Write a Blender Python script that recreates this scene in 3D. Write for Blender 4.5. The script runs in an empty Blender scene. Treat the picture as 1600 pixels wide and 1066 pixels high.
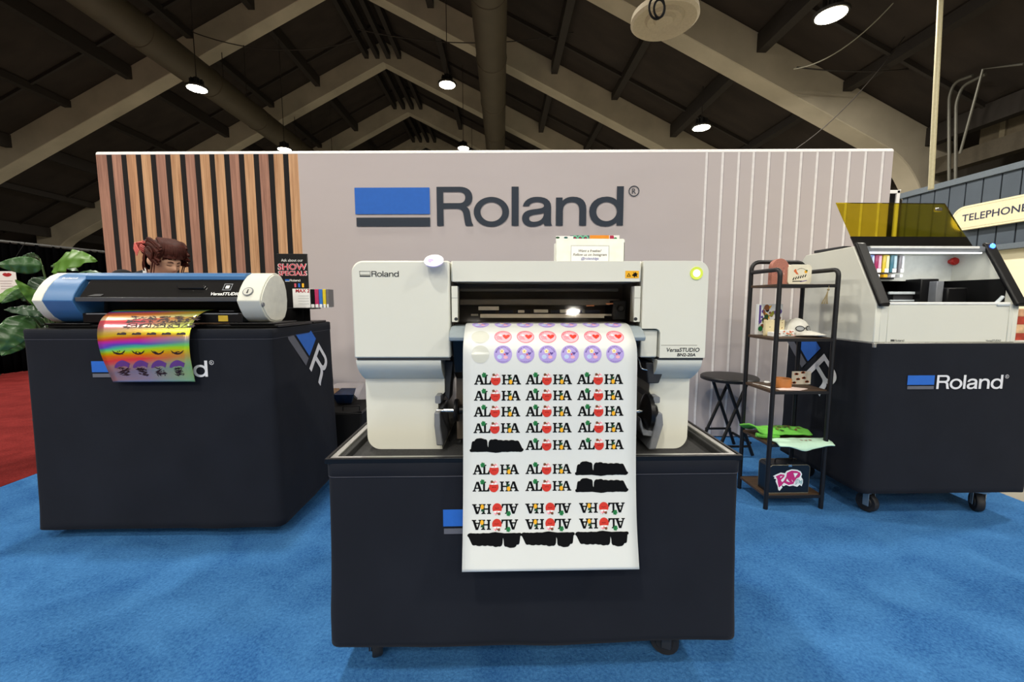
import bpy, bmesh, math, random
from mathutils import Vector, Matrix, noise
from mathutils.geometry import tessellate_polygon
random.seed(4)
PI = math.pi
SC = bpy.context.scene
COL = SC.collection
# ---------------------------------------------------------------- camera
EYE = 1.15; PITCH = math.radians(5.62); YAW = math.radians(1.34); FPX = 640.0
cam_data = bpy.data.cameras.new('camera')
cam_data.sensor_width = 36.0
cam_data.lens = 36.0 * FPX / 1600.0
cam_data.clip_start = 0.05; cam_data.clip_end = 200
cam = bpy.data.objects.new('camera', cam_data); COL.objects.link(cam)
cam.location = (0, 0, EYE); cam.rotation_euler = (PI/2 - PITCH, 0, -YAW)
SC.camera = cam
# ---------------------------------------------------------------- world, exposure
SC.view_settings.view_transform = 'Standard'; SC.view_settings.look = 'None'
SC.view_settings.gamma = 1.0; SC.view_settings.use_curve_mapping = False
SC.view_settings.exposure = 0.0
W = bpy.data.worlds.new('hall_air'); SC.world = W; W.use_nodes = True
W.node_tree.nodes['Background'].inputs[0].default_value = (1.0, 0.95, 0.88, 1)
W.node_tree.nodes['Background'].inputs[1].default_value = 0.03
LAMP_W = 228.0          # watts of every high-bay lamp
# high-bay lamps hang in rows along the hall, ahead of and behind the camera
LAMP_SPOTS = ([(-8.5, y, 7.05) for y in (-10.8, -6.2, -1.6, 3.0, 7.65, 12.26, 16.87, 21.5)] +
              [(-1.65, y, 7.65) for y in (-28.2, -23.0, -17.9, -12.7, -7.5, -2.4, 2.8, 7.95, 13.1, 18.26, 23.4)] +
              [(5.83, y, 6.2) for y in (-11.4, -6.6, -1.9, 2.9, 7.65, 12.4, 17.2)] +
              [(-5.0, y, 7.65) for y in (-11.5, -6.3)] + [(2.2, y, 7.65) for y in (-11.5, -6.3)])  # two unseen in-between rows, added for more light from the front
SC.cycles.sample_clamp_indirect = 6.0
SC.cycles.max_bounces = 8

# ---------------------------------------------------------------- pixel -> place helper (same lens as the camera)
FW = Vector((math.sin(YAW)*math.cos(PITCH), math.cos(YAW)*math.cos(PITCH), -math.sin(PITCH)))
RT = Vector((math.cos(YAW), -math.sin(YAW), 0)); UP = RT.cross(FW)
EYEV = Vector((0, 0, EYE))
def ray(px, py): return FW + RT*((px-800)/FPX) - UP*((py-533)/FPX)
def at(px, py, y):
    d = ray(px, py); return EYEV + d*(y/d.y)
def atx(px, py, x):
    d = ray(px, py); return EYEV + d*(x/d.x)
def proj(p):
    v = Vector(p) - EYEV; k = v.dot(FW); return 800 + FPX*v.dot(RT)/k, 533 - FPX*v.dot(UP)/k

# ---------------------------------------------------------------- materials
MATS = {}
def lin(c):
    return tuple(((v/255.0)/12.92 if v <= 10 else ((v/255.0+0.055)/1.055)**2.4) for v in c)
def mat(name, rgb, rough=0.5, metal=0.0, var=0.06, vscale=30.0, bump=0.0, bscale=200.0, emit=0.0, emit_rgb=None,
        trans=0.0, ior=1.45, spec=0.5, stretch=None, alpha=1.0, sheen=0.0, coat=0.0):
    """rgb in display values; a noise varies the colour a little and may bump the surface."""
    if name in MATS: return MATS[name]
    m = bpy.data.materials.new(name); m.use_nodes = True
    nt = m.node_tree; N = nt.nodes; L = nt.links; b = N['Principled BSDF']
    c = lin(rgb)
    b.inputs['Roughness'].default_value = rough; b.inputs['Metallic'].default_value = metal
    b.inputs['IOR'].default_value = ior; b.inputs['Specular IOR Level'].default_value = spec
    b.inputs['Transmission Weight'].default_value = trans; b.inputs['Alpha'].default_value = alpha
    b.inputs['Sheen Weight'].default_value = sheen; b.inputs['Coat Weight'].default_value = coat
    tc = N.new('ShaderNodeTexCoord'); mp = N.new('ShaderNodeMapping'); L.new(tc.outputs['Object'], mp.inputs[0])
    if stretch: mp.inputs['Scale'].default_value = stretch
    nz = N.new('ShaderNodeTexNoise'); nz.inputs['Scale'].default_value = vscale; nz.inputs['Detail'].default_value = 5
    L.new(mp.outputs[0], nz.inputs['Vector'])
    rp = N.new('ShaderNodeValToRGB')
    rp.color_ramp.elements[0].position = 0.3; rp.color_ramp.elements[1].position = 0.7
    rp.color_ramp.elements[0].color = tuple(max(0, v*(1-var)) for v in c) + (1,)
    rp.color_ramp.elements[1].color = tuple(min(1, v*(1+var)) for v in c) + (1,)
    L.new(nz.outputs['Fac'], rp.inputs[0]); L.new(rp.outputs[0], b.inputs['Base Color'])
    if bump:
        n2 = N.new('ShaderNodeTexNoise'); n2.inputs['Scale'].default_value = bscale; n2.inputs['Detail'].default_value = 3
        L.new(mp.outputs[0], n2.inputs['Vector'])
        bp = N.new('ShaderNodeBump'); bp.inputs['Strength'].default_value = bump; bp.inputs['Distance'].default_value = 0.01
        L.new(n2.outputs['Fac'], bp.inputs['Height']); L.new(bp.outputs[0], b.inputs['Normal'])
    if emit:
        b.inputs['Emission Color'].default_value = lin(emit_rgb or rgb) + (1,); b.inputs['Emission Strength'].default_value = emit
    MATS[name] = m; return m
def nodes_of(m): return m.node_tree.nodes, m.node_tree.links, m.node_tree.nodes['Principled BSDF']

PRINTER_WHITE = mat('printer_white', (218,218,206), 0.42, var=0.015, vscale=4)
PRINTER_SEAM = mat('printer_seam', (120,118,108), 0.6)
FABRIC = mat('cart_fabric', (25,28,36), 0.9, var=0.10, vscale=5, bump=0.5, bscale=4.5, sheen=0.03, spec=0.2)
BLACKPL = mat('black_plastic', (13,13,15), 0.35, var=0.1, spec=0.35)
BLACKMT = mat('black_matte', (10,10,11), 0.8, var=0.15, spec=0.25)
DARKGREY = mat('dark_grey_plastic', (46,47,50), 0.5)
MIDGREY = mat('mid_grey_plastic', (118,121,126), 0.45)
LIGHTGREY = mat('light_grey_plastic', (186,194,198), 0.35)
CHROME = mat('bright_metal', (214,214,210), 0.22, 1.0, var=0.03)
SILVER = mat('brushed_aluminium', (196,196,192), 0.38, 0.9, var=0.05, vscale=60)
FOAM = mat('charcoal_foam', (50,50,50), 0.95, var=0.2, vscale=120, bump=0.3, bscale=400)
INK = mat('ink_black', (7,7,8), 0.6, var=0.03, spec=0.15)
INKDK = mat('ink_charcoal', (42,44,46), 0.5, var=0.03)
NAVY = mat('logo_navy', (38,48,62), 0.7, var=0.04)
LOGOBLUE = mat('logo_blue', (36,102,196), 0.7, var=0.04)
LOGOBAR = mat('logo_bar_grey', (96,98,108), 0.75, var=0.04)
LOGOWHITE = mat('logo_white', (222,223,228), 0.75, var=0.03)
PAPER = mat('white_vinyl', (218,221,218), 0.38, var=0.01, vscale=8)
WHITE = mat('white_card', (238,238,236), 0.55, var=0.02)
RED = mat('ink_red', (206,52,36), 0.45); GREEN = mat('ink_green', (30,124,64), 0.5); DKGREEN = mat('ink_dark_green', (24,72,40), 0.5)
YEL = mat('ink_yellow', (238,176,34), 0.5); PINK = mat('ink_pink', (240,178,190), 0.5); ROSE = mat('ink_rose', (214,84,104), 0.5)
PURPLE = mat('ink_lilac', (178,160,222), 0.5); VIOLET = mat('ink_violet', (92,66,150), 0.5); CREAMINK = mat('ink_cream', (244,234,190), 0.5)
CLEARV = mat('clear_varnish', (204,206,196), 0.12, var=0.02); PALEBLUE = mat('ink_pale_blue', (188,206,236), 0.5); BROWN = mat('ink_brown', (112,70,40), 0.5)
ORANGE = mat('ink_orange', (232,146,40), 0.5); TEAL = mat('ink_teal', (40,96,96), 0.5)

# ---------------------------------------------------------------- objects
def tag(o, label=None, cat=None, group=None, kind=None):
    if label: o['label'] = label
    if cat: o['category'] = cat
    if group: o['group'] = group
    if kind: o['kind'] = kind
    return o
ROOT = {}
def thing(name, loc, label, cat, group=None):
    o = bpy.data.objects.new(name, None); COL.objects.link(o); o.location = loc
    o.empty_display_size = 0.05
    ROOT[o.name] = Vector(loc)
    return tag(o, label, cat, group)
class MB:
    def __init__(s): s.v = []; s.f = []; s.m = []; s.mi = 0
    def add(s, vs, fs):
        k = len(s.v); s.v += [tuple(v) for v in vs]
        for f in fs: s.f.append(tuple(k+i for i in f)); s.m.append(s.mi)
        return s
    def box(s, x0, x1, y0, y1, z0, z1):
        x0, x1 = sorted((x0, x1)); y0, y1 = sorted((y0, y1)); z0, z1 = sorted((z0, z1))
        v = [(x0,y0,z0),(x1,y0,z0),(x1,y1,z0),(x0,y1,z0),(x0,y0,z1),(x1,y0,z1),(x1,y1,z1),(x0,y1,z1)]
        return s.add(v, [(0,3,2,1),(4,5,6,7),(0,1,5,4),(1,2,6,5),(2,3,7,6),(3,0,4,7)])
    def prism(s, poly, fn0, fn1):
        """a closed outline (ccw seen from the fn0 side) carried by two maps (u,v)->xyz: the near face and the far face"""
        n = len(poly); a = [fn0(*p) for p in poly]; b = [fn1(*p) for p in poly]
        k = len(s.v); s.v += [tuple(p) for p in a] + [tuple(p) for p in b]
        tris = tessellate_polygon([[Vector((p[0], p[1], 0)) for p in poly]])
        for t in tris:
            s.f.append(tuple(k+i for i in t)); s.m.append(s.mi)
            s.f.append(tuple(k+n+i for i in reversed(t))); s.m.append(s.mi)
        for i in range(n):
            j = (i+1) % n; s.f.append((k+i, k+n+i, k+n+j, k+j)); s.m.append(s.mi)
        return s
    def prism_y(s, poly, y0, y1):     # outline in x,z
        return s.prism(poly, lambda u, v: (u, y0, v), lambda u, v: (u, y1, v))
    def prism_x(s, poly, x0, x1):     # outline in y,z
        return s.prism(poly, lambda u, v: (x0, u, v), lambda u, v: (x1, u, v))
    def prism_z(s, poly, z0, z1):
        return s.prism(poly, lambda u, v: (u, v, z0), lambda u, v: (u, v, z1))
    def tube(s, pts, r, n=10, caps=True, closed=False):
        pts = [Vector(p) for p in pts]; rs = r if isinstance(r, (list, tuple)) else [r]*len(pts)
        k = len(s.v); prev = None; m = len(pts)
        for i, p in enumerate(pts):
            if closed: t = pts[(i+1) % m] - pts[i-1]
            else: t = (pts[min(i+1, m-1)] - pts[max(i-1, 0)])
            t.normalize()
            if prev is None:
                a = Vector((0,0,1)) if abs(t.z) < 0.9 else Vector((1,0,0))
                u = t.cross(a).normalized()
            else:
                u = (prev - t*prev.dot(t)).normalized()
            prev = u; w = t.cross(u)
            for j in range(n):
                q = 2*PI*j/n; s.v.append(tuple(p + (u*math.cos(q) + w*math.sin(q))*rs[i]))
        for i in range(m if closed else m-1):
            i2 = (i+1) % m
            for j in range(n):
                j2 = (j+1) % n; s.f.append((k+i*n+j, k+i*n+j2, k+i2*n+j2, k+i2*n+j)); s.m.append(s.mi)
        if caps and not closed:
            s.f.append(tuple(k+j for j in reversed(range(n)))); s.m.append(s.mi)
            s.f.append(tuple(k+(m-1)*n+j for j in range(n))); s.m.append(s.mi)
        return s
    def bar(s, a, b, w, h):
        """a rectangular bar from a to b, w wide across, h high"""
        a = Vector(a); b = Vector(b); t = (b-a).normalized()
        up = Vector((0,0,1)) if abs(t.z) < 0.95 else Vector((0,1,0))
        u = t.cross(up).normalized(); q = u.cross(t)
        v = []
        for p in (a, b):
            for su, sq in ((-1,-1),(1,-1),(1,1),(-1,1)): v.append(p + u*su*w/2 + q*sq*h/2)
        return s.add(v, [(0,1,2,3),(7,6,5,4),(0,4,5,1),(1,5,6,2),(2,6,7,3),(3,7,4,0)])
    def lathe(s, prof, c, n=32, axis='z'):
        """(r, h) profile turned about an axis through c"""
        c = Vector(c); k = len(s.v); m = len(prof)
        for r, h in prof:
            for j in range(n):
                q = 2*PI*j/n; a, b = r*math.cos(q), r*math.sin(q)
                s.v.append(tuple(c + Vector({'z': (a, b, h), 'y': (a, -h, b), 'x': (h, a, b)}[axis])))
        for i in range(m-1):
            for j in range(n):
                j2 = (j+1) % n; s.f.append((k+i*n+j, k+i*n+j2, k+(i+1)*n+j2, k+(i+1)*n+j)); s.m.append(s.mi)
        if prof[0][0] > 1e-6: s.f.append(tuple(k+j for j in reversed(range(n)))); s.m.append(s.mi)
        if prof[-1][0] > 1e-6: s.f.append(tuple(k+(m-1)*n+j for j in range(n))); s.m.append(s.mi)
        return s
    def ball(s, c, r, n=16, m=10):
        c = Vector(c); r = r if isinstance(r, (list, tuple)) else (r, r, r); k = len(s.v)
        for i in range(m+1):
            t = PI*i/m
            for j in range(n):
                q = 2*PI*j/n; s.v.append((c.x+r[0]*math.sin(t)*math.cos(q), c.y+r[1]*math.sin(t)*math.sin(q), c.z-r[2]*math.cos(t)))
        for i in range(m):
            for j in range(n):
                j2 = (j+1) % n; s.f.append((k+i*n+j, k+i*n+j2, k+(i+1)*n+j2, k+(i+1)*n+j)); s.m.append(s.mi)
        return s
    def grid(s, fn, nu, nv):
        """surface fn(u,v), u,v in 0..1"""
        k = len(s.v)
        for i in range(nu+1):
            for j in range(nv+1): s.v.append(tuple(fn(i/nu, j/nv)))
        for i in range(nu):
            for j in range(nv):
                a = k+i*(nv+1)+j; s.f.append((a, a+nv+1, a+nv+2, a+1)); s.m.append(s.mi)
        return s
    def shape(s, contours, fn, mi=None):
        """flat printed shape (outline plus holes in u,v) laid on a surface by fn"""
        if mi is not None: s.mi = mi
        vl = [[Vector((p[0], p[1], 0)) for p in c] for c in contours]
        flat = [p for c in contours for p in c]
        tr = tessellate_polygon(vl)
        return s.add([fn(*p) for p in flat], [tuple(t) for t in tr])
    def split(s, name, mats, parent=None, **kw):
        """every loose piece becomes a mesh of its own"""
        par = list(range(len(s.v)))
        def find(a):
            while par[a] != a: par[a] = par[par[a]]; a = par[a]
            return a
        for f in s.f:
            for i in f[1:]:
                a, b = find(f[0]), find(i)
                if a != b: par[a] = b
        groups = {}
        for f, m in zip(s.f, s.m): groups.setdefault(find(f[0]), []).append((f, m))
        for fs in groups.values():
            q = MB(); idx = {}
            for f, m in fs:
                for i in f:
                    if i not in idx: idx[i] = len(q.v); q.v.append(s.v[i])
                q.f.append(tuple(idx[i] for i in f)); q.m.append(m)
            o = q.build(name, mats, parent, **kw)
        return o
    def build(s, name, mats, parent=None, label=None, bevel=0.0, smooth=35, seg=2, solid=0.0, sub=0, merge=False):
        mats = mats if isinstance(mats, (list, tuple)) else [mats]
        me = bpy.data.meshes.new(name)
        off = Vector((0,0,0))
        if parent is not None:
            off = ROOT[parent.name]
        me.from_pydata([tuple(Vector(v)-off) for v in s.v], [], s.f)
        for m in mats: me.materials.append(m)
        for p, i in zip(me.polygons, s.m): p.material_index = min(i, len(mats)-1)
        if merge or bevel:
            bm = bmesh.new(); bm.from_mesh(me); bmesh.ops.remove_doubles(bm, verts=bm.verts, dist=1e-5)
            bmesh.ops.recalc_face_normals(bm, faces=bm.faces); bm.to_mesh(me); bm.free()
        me.update(); me.validate()
        if smooth:
            for p in me.polygons: p.use_smooth = True
            me.set_sharp_from_angle(angle=math.radians(smooth))
        o = bpy.data.objects.new(name, me); COL.objects.link(o)
        if parent is not None:
            o.parent = parent; ROOT[o.name] = off
        else: ROOT[o.name] = Vector((0,0,0))
        if label: o['label'] = label
        if bevel:
            b = o.modifiers.new('bevel', 'BEVEL'); b.width = bevel; b.segments = seg; b.limit_method = 'ANGLE'; b.angle_limit = math.radians(40)
        if solid:
            d = o.modifiers.new('solidify', 'SOLIDIFY'); d.thickness = solid; d.offset = 0
        if sub:
            d = o.modifiers.new('subdivision', 'SUBSURF'); d.levels = sub; d.render_levels = sub
        return o
def rrect(x0, x1, z0, z1, r, n=6, corners='1111'):
    """rounded rectangle outline; corners: bottom-left, bottom-right, top-right, top-left"""
    out = []
    for (cx, cz, a0, flag, px, pz) in ((x0+r, z0+r, PI, corners[0], x0, z0), (x1-r, z0+r, 1.5*PI, corners[1], x1, z0),
                                       (x1-r, z1-r, 0, corners[2], x1, z1), (x0+r, z1-r, PI/2, corners[3], x0, z1)):
        if flag == '1':
            for i in range(n+1):
                q = a0 + PI/2*i/n; out.append((cx+r*math.cos(q), cz+r*math.sin(q)))
        else: out.append((px, pz))
    return out
def circ(cx, cy, r, n=24, ry=None, a0=0.0):
    ry = r if ry is None else ry
    return [(cx+r*math.cos(a0+2*PI*i/n), cy+ry*math.sin(a0+2*PI*i/n)) for i in range(n)]
def path(d, n=6):
    """tiny outline reader: M, L, C, Z -> list of contours"""
    toks = d.replace('M', ' M ').replace('L', ' L ').replace('C', ' C ').replace('Z', ' Z ').replace(',', ' ').split()
    out = []; cur = None; i = 0; cmd = 'L'
    while i < len(toks):
        if toks[i] in 'MLCZ':
            cmd = toks[i]; i += 1
            if cmd == 'Z': out.append(cur); cur = None
            continue
        if cmd in 'ML':
            p = (float(toks[i]), float(toks[i+1])); i += 2
            if cmd == 'M': cur = [p]; cmd = 'L'
            else: cur.append(p)
        else:
            c = [float(t) for t in toks[i:i+6]]; i += 6; p0 = cur[-1]
            for k in range(1, n+1):
                t = k/n; a = (1-t)**3; b = 3*t*(1-t)**2; e = 3*t*t*(1-t); g = t**3
                cur.append((a*p0[0]+b*c[0]+e*c[2]+g*c[4], a*p0[1]+b*c[1]+e*c[3]+g*c[5]))
    if cur: out.append(cur)
    return out
_TEXT = {}
def text(mb, s, fn, size=1.0, align='LEFT', bold=0.0, shear=0.0, mi=None, wide=1.0, width=None):
    """words laid on a surface: fn maps (u along the line, v up)"""
    if mi is not None: mb.mi = mi
    key = (s, bold, shear)
    if key not in _TEXT:
        cu = bpy.data.curves.new('lettering', 'FONT'); cu.body = s; cu.size = 1.0; cu.offset = bold; cu.shear = shear
        cu.resolution_u = 3; cu.fill_mode = 'FRONT'
        ob = bpy.data.objects.new('lettering', cu)
        me = bpy.data.meshes.new_from_object(ob)
        _TEXT[key] = ([tuple(v.co) for v in me.vertices], [tuple(p.vertices) for p in me.polygons])
        bpy.data.objects.remove(ob); bpy.data.meshes.remove(me); bpy.data.curves.remove(cu)
    vs, fs = _TEXT[key]
    if not vs: return
    x0 = min(v[0] for v in vs); x1 = max(v[0] for v in vs)
    if width: wide = width/((x1-x0)*size)
    sh = {'LEFT': 0, 'CENTER': (x0+x1)/2, 'RIGHT': x1}[align]
    mb.add([fn((v[0]-sh)*size*wide, v[1]*size) for v in vs], fs)
def plane(o, U, V):
    o = Vector(o); U = Vector(U); V = Vector(V)
    return lambda u, v: o + U*u + V*v
def lerp(a, b, t): return a + (b-a)*t
def arc_pts(pts, rad, n=6):
    """a polyline with its inner corners rounded"""
    pts = [Vector(p) for p in pts]; out = [pts[0]]
    for i in range(1, len(pts)-1):
        a = (pts[i-1]-pts[i]).normalized(); b = (pts[i+1]-pts[i]).normalized()
        p0 = pts[i]+a*rad; p2 = pts[i]+b*rad
        for k in range(n+1):
            t = k/n; out.append(p0*(1-t)**2 + pts[i]*2*t*(1-t) + p2*t*t)
    out.append(pts[-1]); return out

# ---------------------------------------------------------------- the company logo
GLYPH_R = path('M0,0 L0,1 L.6,1 C.8,1 .93,.9 .93,.73 C.93,.6 .86,.53 .77,.49 C.85,.45 .86,.38 .88,.25 C.9,.1 .92,.06 .945,.02 L.945,0 L.75,0 C.72,.06 .71,.2 .69,.3 C.67,.4 .62,.44 .52,.44 L.172,.44 L.172,0 Z'
               ' M.172,.585 L.172,.87 L.58,.87 C.69,.87 .745,.81 .745,.73 C.745,.64 .69,.585 .58,.585 Z', 8)
GLYPHS = [GLYPH_R,
    [circ(1.42,.358,.46,48,.383), circ(1.42,.358,.285,48,.247)],
    path('M1.946,0 L2.128,0 L2.128,1 L1.946,1 Z'),
    path('M2.235,.5 C2.27,.66 2.42,.74 2.6,.74 C2.83,.74 2.97,.66 2.97,.48 L2.97,.16 C2.97,.06 2.98,.03 3.0,0 L2.8,0 C2.79,.02 2.785,.05 2.785,.07 C2.7,0 2.6,-.025 2.49,-.025 C2.32,-.025 2.217,.06 2.217,.19 C2.217,.34 2.33,.4 2.5,.42 C2.68,.44 2.785,.45 2.785,.51 C2.785,.58 2.7,.605 2.6,.605 C2.5,.605 2.42,.57 2.4,.5 Z'
         ' M2.785,.33 C2.72,.3 2.6,.295 2.52,.28 C2.43,.265 2.4,.23 2.4,.19 C2.4,.13 2.45,.1 2.53,.1 C2.68,.1 2.785,.18 2.785,.33 Z'),
    path('M3.094,0 L3.094,.72 L3.265,.72 L3.265,.64 C3.33,.71 3.43,.74 3.53,.74 C3.77,.74 3.882,.62 3.882,.42 L3.882,0 L3.7,0 L3.7,.38 C3.7,.53 3.64,.6 3.5,.6 C3.36,.6 3.276,.52 3.276,.38 L3.276,0 Z'),
    path('M4.838,0 L4.838,1 L4.66,1 L4.66,.65 C4.6,.71 4.5,.74 4.4,.74 C4.13,.74 3.956,.58 3.956,.36 C3.956,.13 4.13,-.025 4.39,-.025 C4.5,-.025 4.6,.01 4.67,.08 L4.67,0 Z') + [circ(4.405,.358,.265,40,.245)]]
def logo(mb, fn, ink=0, blue=1, bar=2, reg=True, outline=False):
    for g in GLYPHS: mb.shape(g, fn, ink)
    if outline:
        mb.shape([[(-2.13,.33),(-.19,.33),(-.19,.985),(-2.13,.985)], [(-2.07,.39),(-.25,.39),(-.25,.925),(-2.07,.925)]], fn, ink)
    else: mb.shape([[(-2.133,.305),(-.18,.305),(-.18,.985),(-2.133,.985)]], fn, blue)
    mb.shape([[(-2.11,-.01),(-.18,-.01),(-.18,.217),(-2.11,.217)]], fn, bar)
    if reg:
        mb.shape([circ(5.1,.877,.138,24), circ(5.1,.877,.115,24)], fn, ink)
        text(mb, 'R', lambda u, v: fn(5.1+u, .877-.07+v), .2, 'CENTER', 0, 0, ink)
# ================================================================ THE HALL
CONCRETE = mat('painted_concrete', (176,166,146), 0.8, var=0.12, vscale=1.2, bump=0.1, bscale=25)
ROOFMAT = mat('dark_roof_boards', (46,38,32), 0.9, var=0.25, vscale=0.8, bump=0.2, bscale=6, stretch=(0.3,3,3))
PURLINMAT = mat('dark_steel', (40,34,29), 0.7, var=0.15)
DUCTMAT = mat('duct_brown', (74,66,52), 0.6, var=0.1, vscale=2)
FLOORMAT = mat('grey_concrete_floor', (150,146,134), 0.7, var=0.1, vscale=3, bump=0.05)
def carpet_mat(name, rgb, light):
    m = mat(name, rgb, 0.98, var=0.0, spec=0.1)
    N, L, b = nodes_of(m)
    tc = N.new('ShaderNodeTexCoord')
    big = N.new('ShaderNodeTexNoise'); big.inputs['Scale'].default_value = 4.5; big.inputs['Detail'].default_value = 6; big.inputs['Distortion'].default_value = 0.6
    fine = N.new('ShaderNodeTexNoise'); fine.inputs['Scale'].default_value = 95; fine.inputs['Detail'].default_value = 8; fine.inputs['Roughness'].default_value = 0.75
    for t in (big, fine): L.new(tc.outputs['Object'], t.inputs['Vector'])
    ad = N.new('ShaderNodeMath'); ad.operation = 'MULTIPLY_ADD'; ad.inputs[1].default_value = 0.34; L.new(big.outputs['Fac'], ad.inputs[0])
    m2 = N.new('ShaderNodeMath'); m2.operation = 'MULTIPLY'; m2.inputs[1].default_value = 0.66; L.new(fine.outputs['Fac'], m2.inputs[0])
    L.new(m2.outputs[0], ad.inputs[2])
    r = N.new('ShaderNodeValToRGB'); r.color_ramp.elements[0].position = 0.36; r.color_ramp.elements[1].position = 0.64
    r.color_ramp.elements[0].color = lin(rgb)+(1,); r.color_ramp.elements[1].color = lin(light)+(1,)
    L.new(ad.outputs[0], r.inputs[0]); L.new(r.outputs[0], b.inputs['Base Color'])
    bp = N.new('ShaderNodeBump'); bp.inputs['Strength'].default_value = 0.6; bp.inputs['Distance'].default_value = 0.012
    L.new(fine.outputs['Fac'], bp.inputs['Height']); L.new(bp.outputs[0], b.inputs['Normal'])
    return m
BLUECARPET = carpet_mat('blue_carpet', (32,80,138), (76,134,192))
REDCARPET = carpet_mat('red_carpet', (82,18,18), (128,42,40))

tag(MB().box(-24, 14, -32, 46, -0.2, 0.0).build('floor', FLOORMAT), kind='structure')
tag(MB().box(-3.09, 2.97, -4.0, 3.75, 0.0, 0.010).build('blue_carpet', BLUECARPET, bevel=0.004), 'bright blue booth carpet under the three printer carts', 'carpet')
tag(MB().box(-12.5, -3.095, -4.0, 6.9, 0.0, 0.009).build('red_carpet', REDCARPET, bevel=0.004), 'dark red aisle carpet beside the blue carpet, beyond the potted plant', 'carpet')

RX = -5.5; RZ = 13.10; SL = 0.487; SLL = 0.535
def roof_z(x): return RZ - (SL if x > RX else SLL)*abs(x-RX)
XR = 11.2; XL = 2*RX - XR
mb = MB()
for xa, xb in ((XL-0.6, RX), (RX, XR+0.6)):
    za, zb = roof_z(xa), roof_z(xb)
    mb.add([(xa,-32,za),(xb,-32,zb),(xb,46,zb),(xa,46,za),(xa,-32,za+.2),(xb,-32,zb+.2),(xb,46,zb+.2),(xa,46,za+.2)],
           [(0,3,2,1),(4,5,6,7),(0,1,5,4),(1,2,6,5),(2,3,7,6),(3,0,4,7)])
tag(mb.build('ceiling', ROOFMAT), kind='structure')
WALLDARK = mat('dark_hall_wall', (58,52,44), 0.9, var=0.1)
tag(MB().box(-24, 14, 45.5, 46, 0, 14).build('wall_back', WALLDARK), kind='structure')
tag(MB().box(XL-0.8, XL-0.6, -32, 46, 0, 5).build('wall_left', WALLDARK), kind='structure')
tag(MB().box(XR+0.6, XR+0.8, -32, 46, 0, 5).build('wall_right', WALLDARK), kind='structure')
# concrete gable frames with curved knees
def frame_outline():
    def side(sg, sl):
        kd = 14.9; kz = 12.15 - sl*kd; out = [(RX+sg*kd, kz)]
        p0 = Vector((RX+sg*kd, kz)); p1 = Vector((RX+sg*(kd+.85), kz-.42)); p2 = Vector((RX+sg*(kd+1.2), kz-1.7))
        for k in range(1, 9):
            t = k/8; q = p0*(1-t)**2 + p1*2*t*(1-t) + p2*t*t; out.append((q.x, q.y))
        xo = RX+sg*(kd+1.65)
        return out + [(RX+sg*(kd+1.25), 0.0), (xo, 0.0), (xo, RZ-sl*abs(xo-RX))]
    return [(RX, 12.15)] + side(1, SL) + [(RX, RZ)] + side(-1, SLL)[::-1]
FO = frame_outline()
frame_y = [10.2 + 5.05*k for k in range(-8, 7)]
for k, y in enumerate(frame_y):
    mb = MB().prism_y(FO, y, y+0.55)
    tag(mb.build('trim_%d' % (k+1), CONCRETE, bevel=0.02, seg=1), kind='structure')
# long roof purlins between the frames, one bar each run
mb = MB()
for sx in (-1, 1):
    for k in range(1, 8):
        x = RX + sx*(0.9 + 2.15*k); z = roof_z(x)
        mb.box(x-0.11, x+0.11, -32, 45, z-0.42 if k % 2 else z-0.22, z)
for dx in (-0.75, -0.25, 0.25, 0.75):
    mb.box(RX+dx-0.09, RX+dx+0.09, -32, 45, RZ-0.8, RZ-0.5)
tag(mb.build('trim_20', PURLINMAT), kind='structure')
# crosswise roof ribs
mb = MB()
for y in [6.5+2.515*k for k in range(0, 13)]:
    for sx in (-1, 1):
        a = (RX, y, RZ-0.06); b = (RX+sx*16.6, y, roof_z(RX+sx*16.6)-0.06)
        mb.bar(a, b, 0.07, 0.10)
tag(mb.build('trim_21', PURLINMAT), kind='structure')
# round air ducts
def duct(x, z, r, y0, y1, label):
    t = thing('air_duct', (x, y0, z), label, 'duct')
    MB().tube([(x, y0, z), (x, y1, z)], r, 28).build('duct_pipe', DUCTMAT, t)
    k = 0
    for y in [y0+1.4+2.6*k for k in range(int((y1-y0)/2.6))]:
        MB().lathe([(r, -.03), (r+.018, -.02), (r+.018, .02), (r, .03)], (x, y, z), 28, 'y').build('duct_band', DUCTMAT, t)
    for y in [frame_y[j]+0.3 for j in range(2, len(frame_y)) if y0 < frame_y[j] < y1]:
        MB().tube([(x-r*.9, y, z+r*.3), (x-r*.9, y, roof_z(x)-.9)], .012, 6).tube([(x+r*.9, y, z+r*.3), (x+r*.9, y, roof_z(x)-.9)], .012, 6).split('hanger_rod', PURLINMAT, t)
duct(-0.30, 8.15, 0.43, 6.0, 44.0, 'big round brown air duct running down the middle of the roof')
duct(-9.45, 8.15, 0.43, 5.0, 44.0, 'round brown air duct slanting over the wood-slat end of the backdrop')
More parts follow.
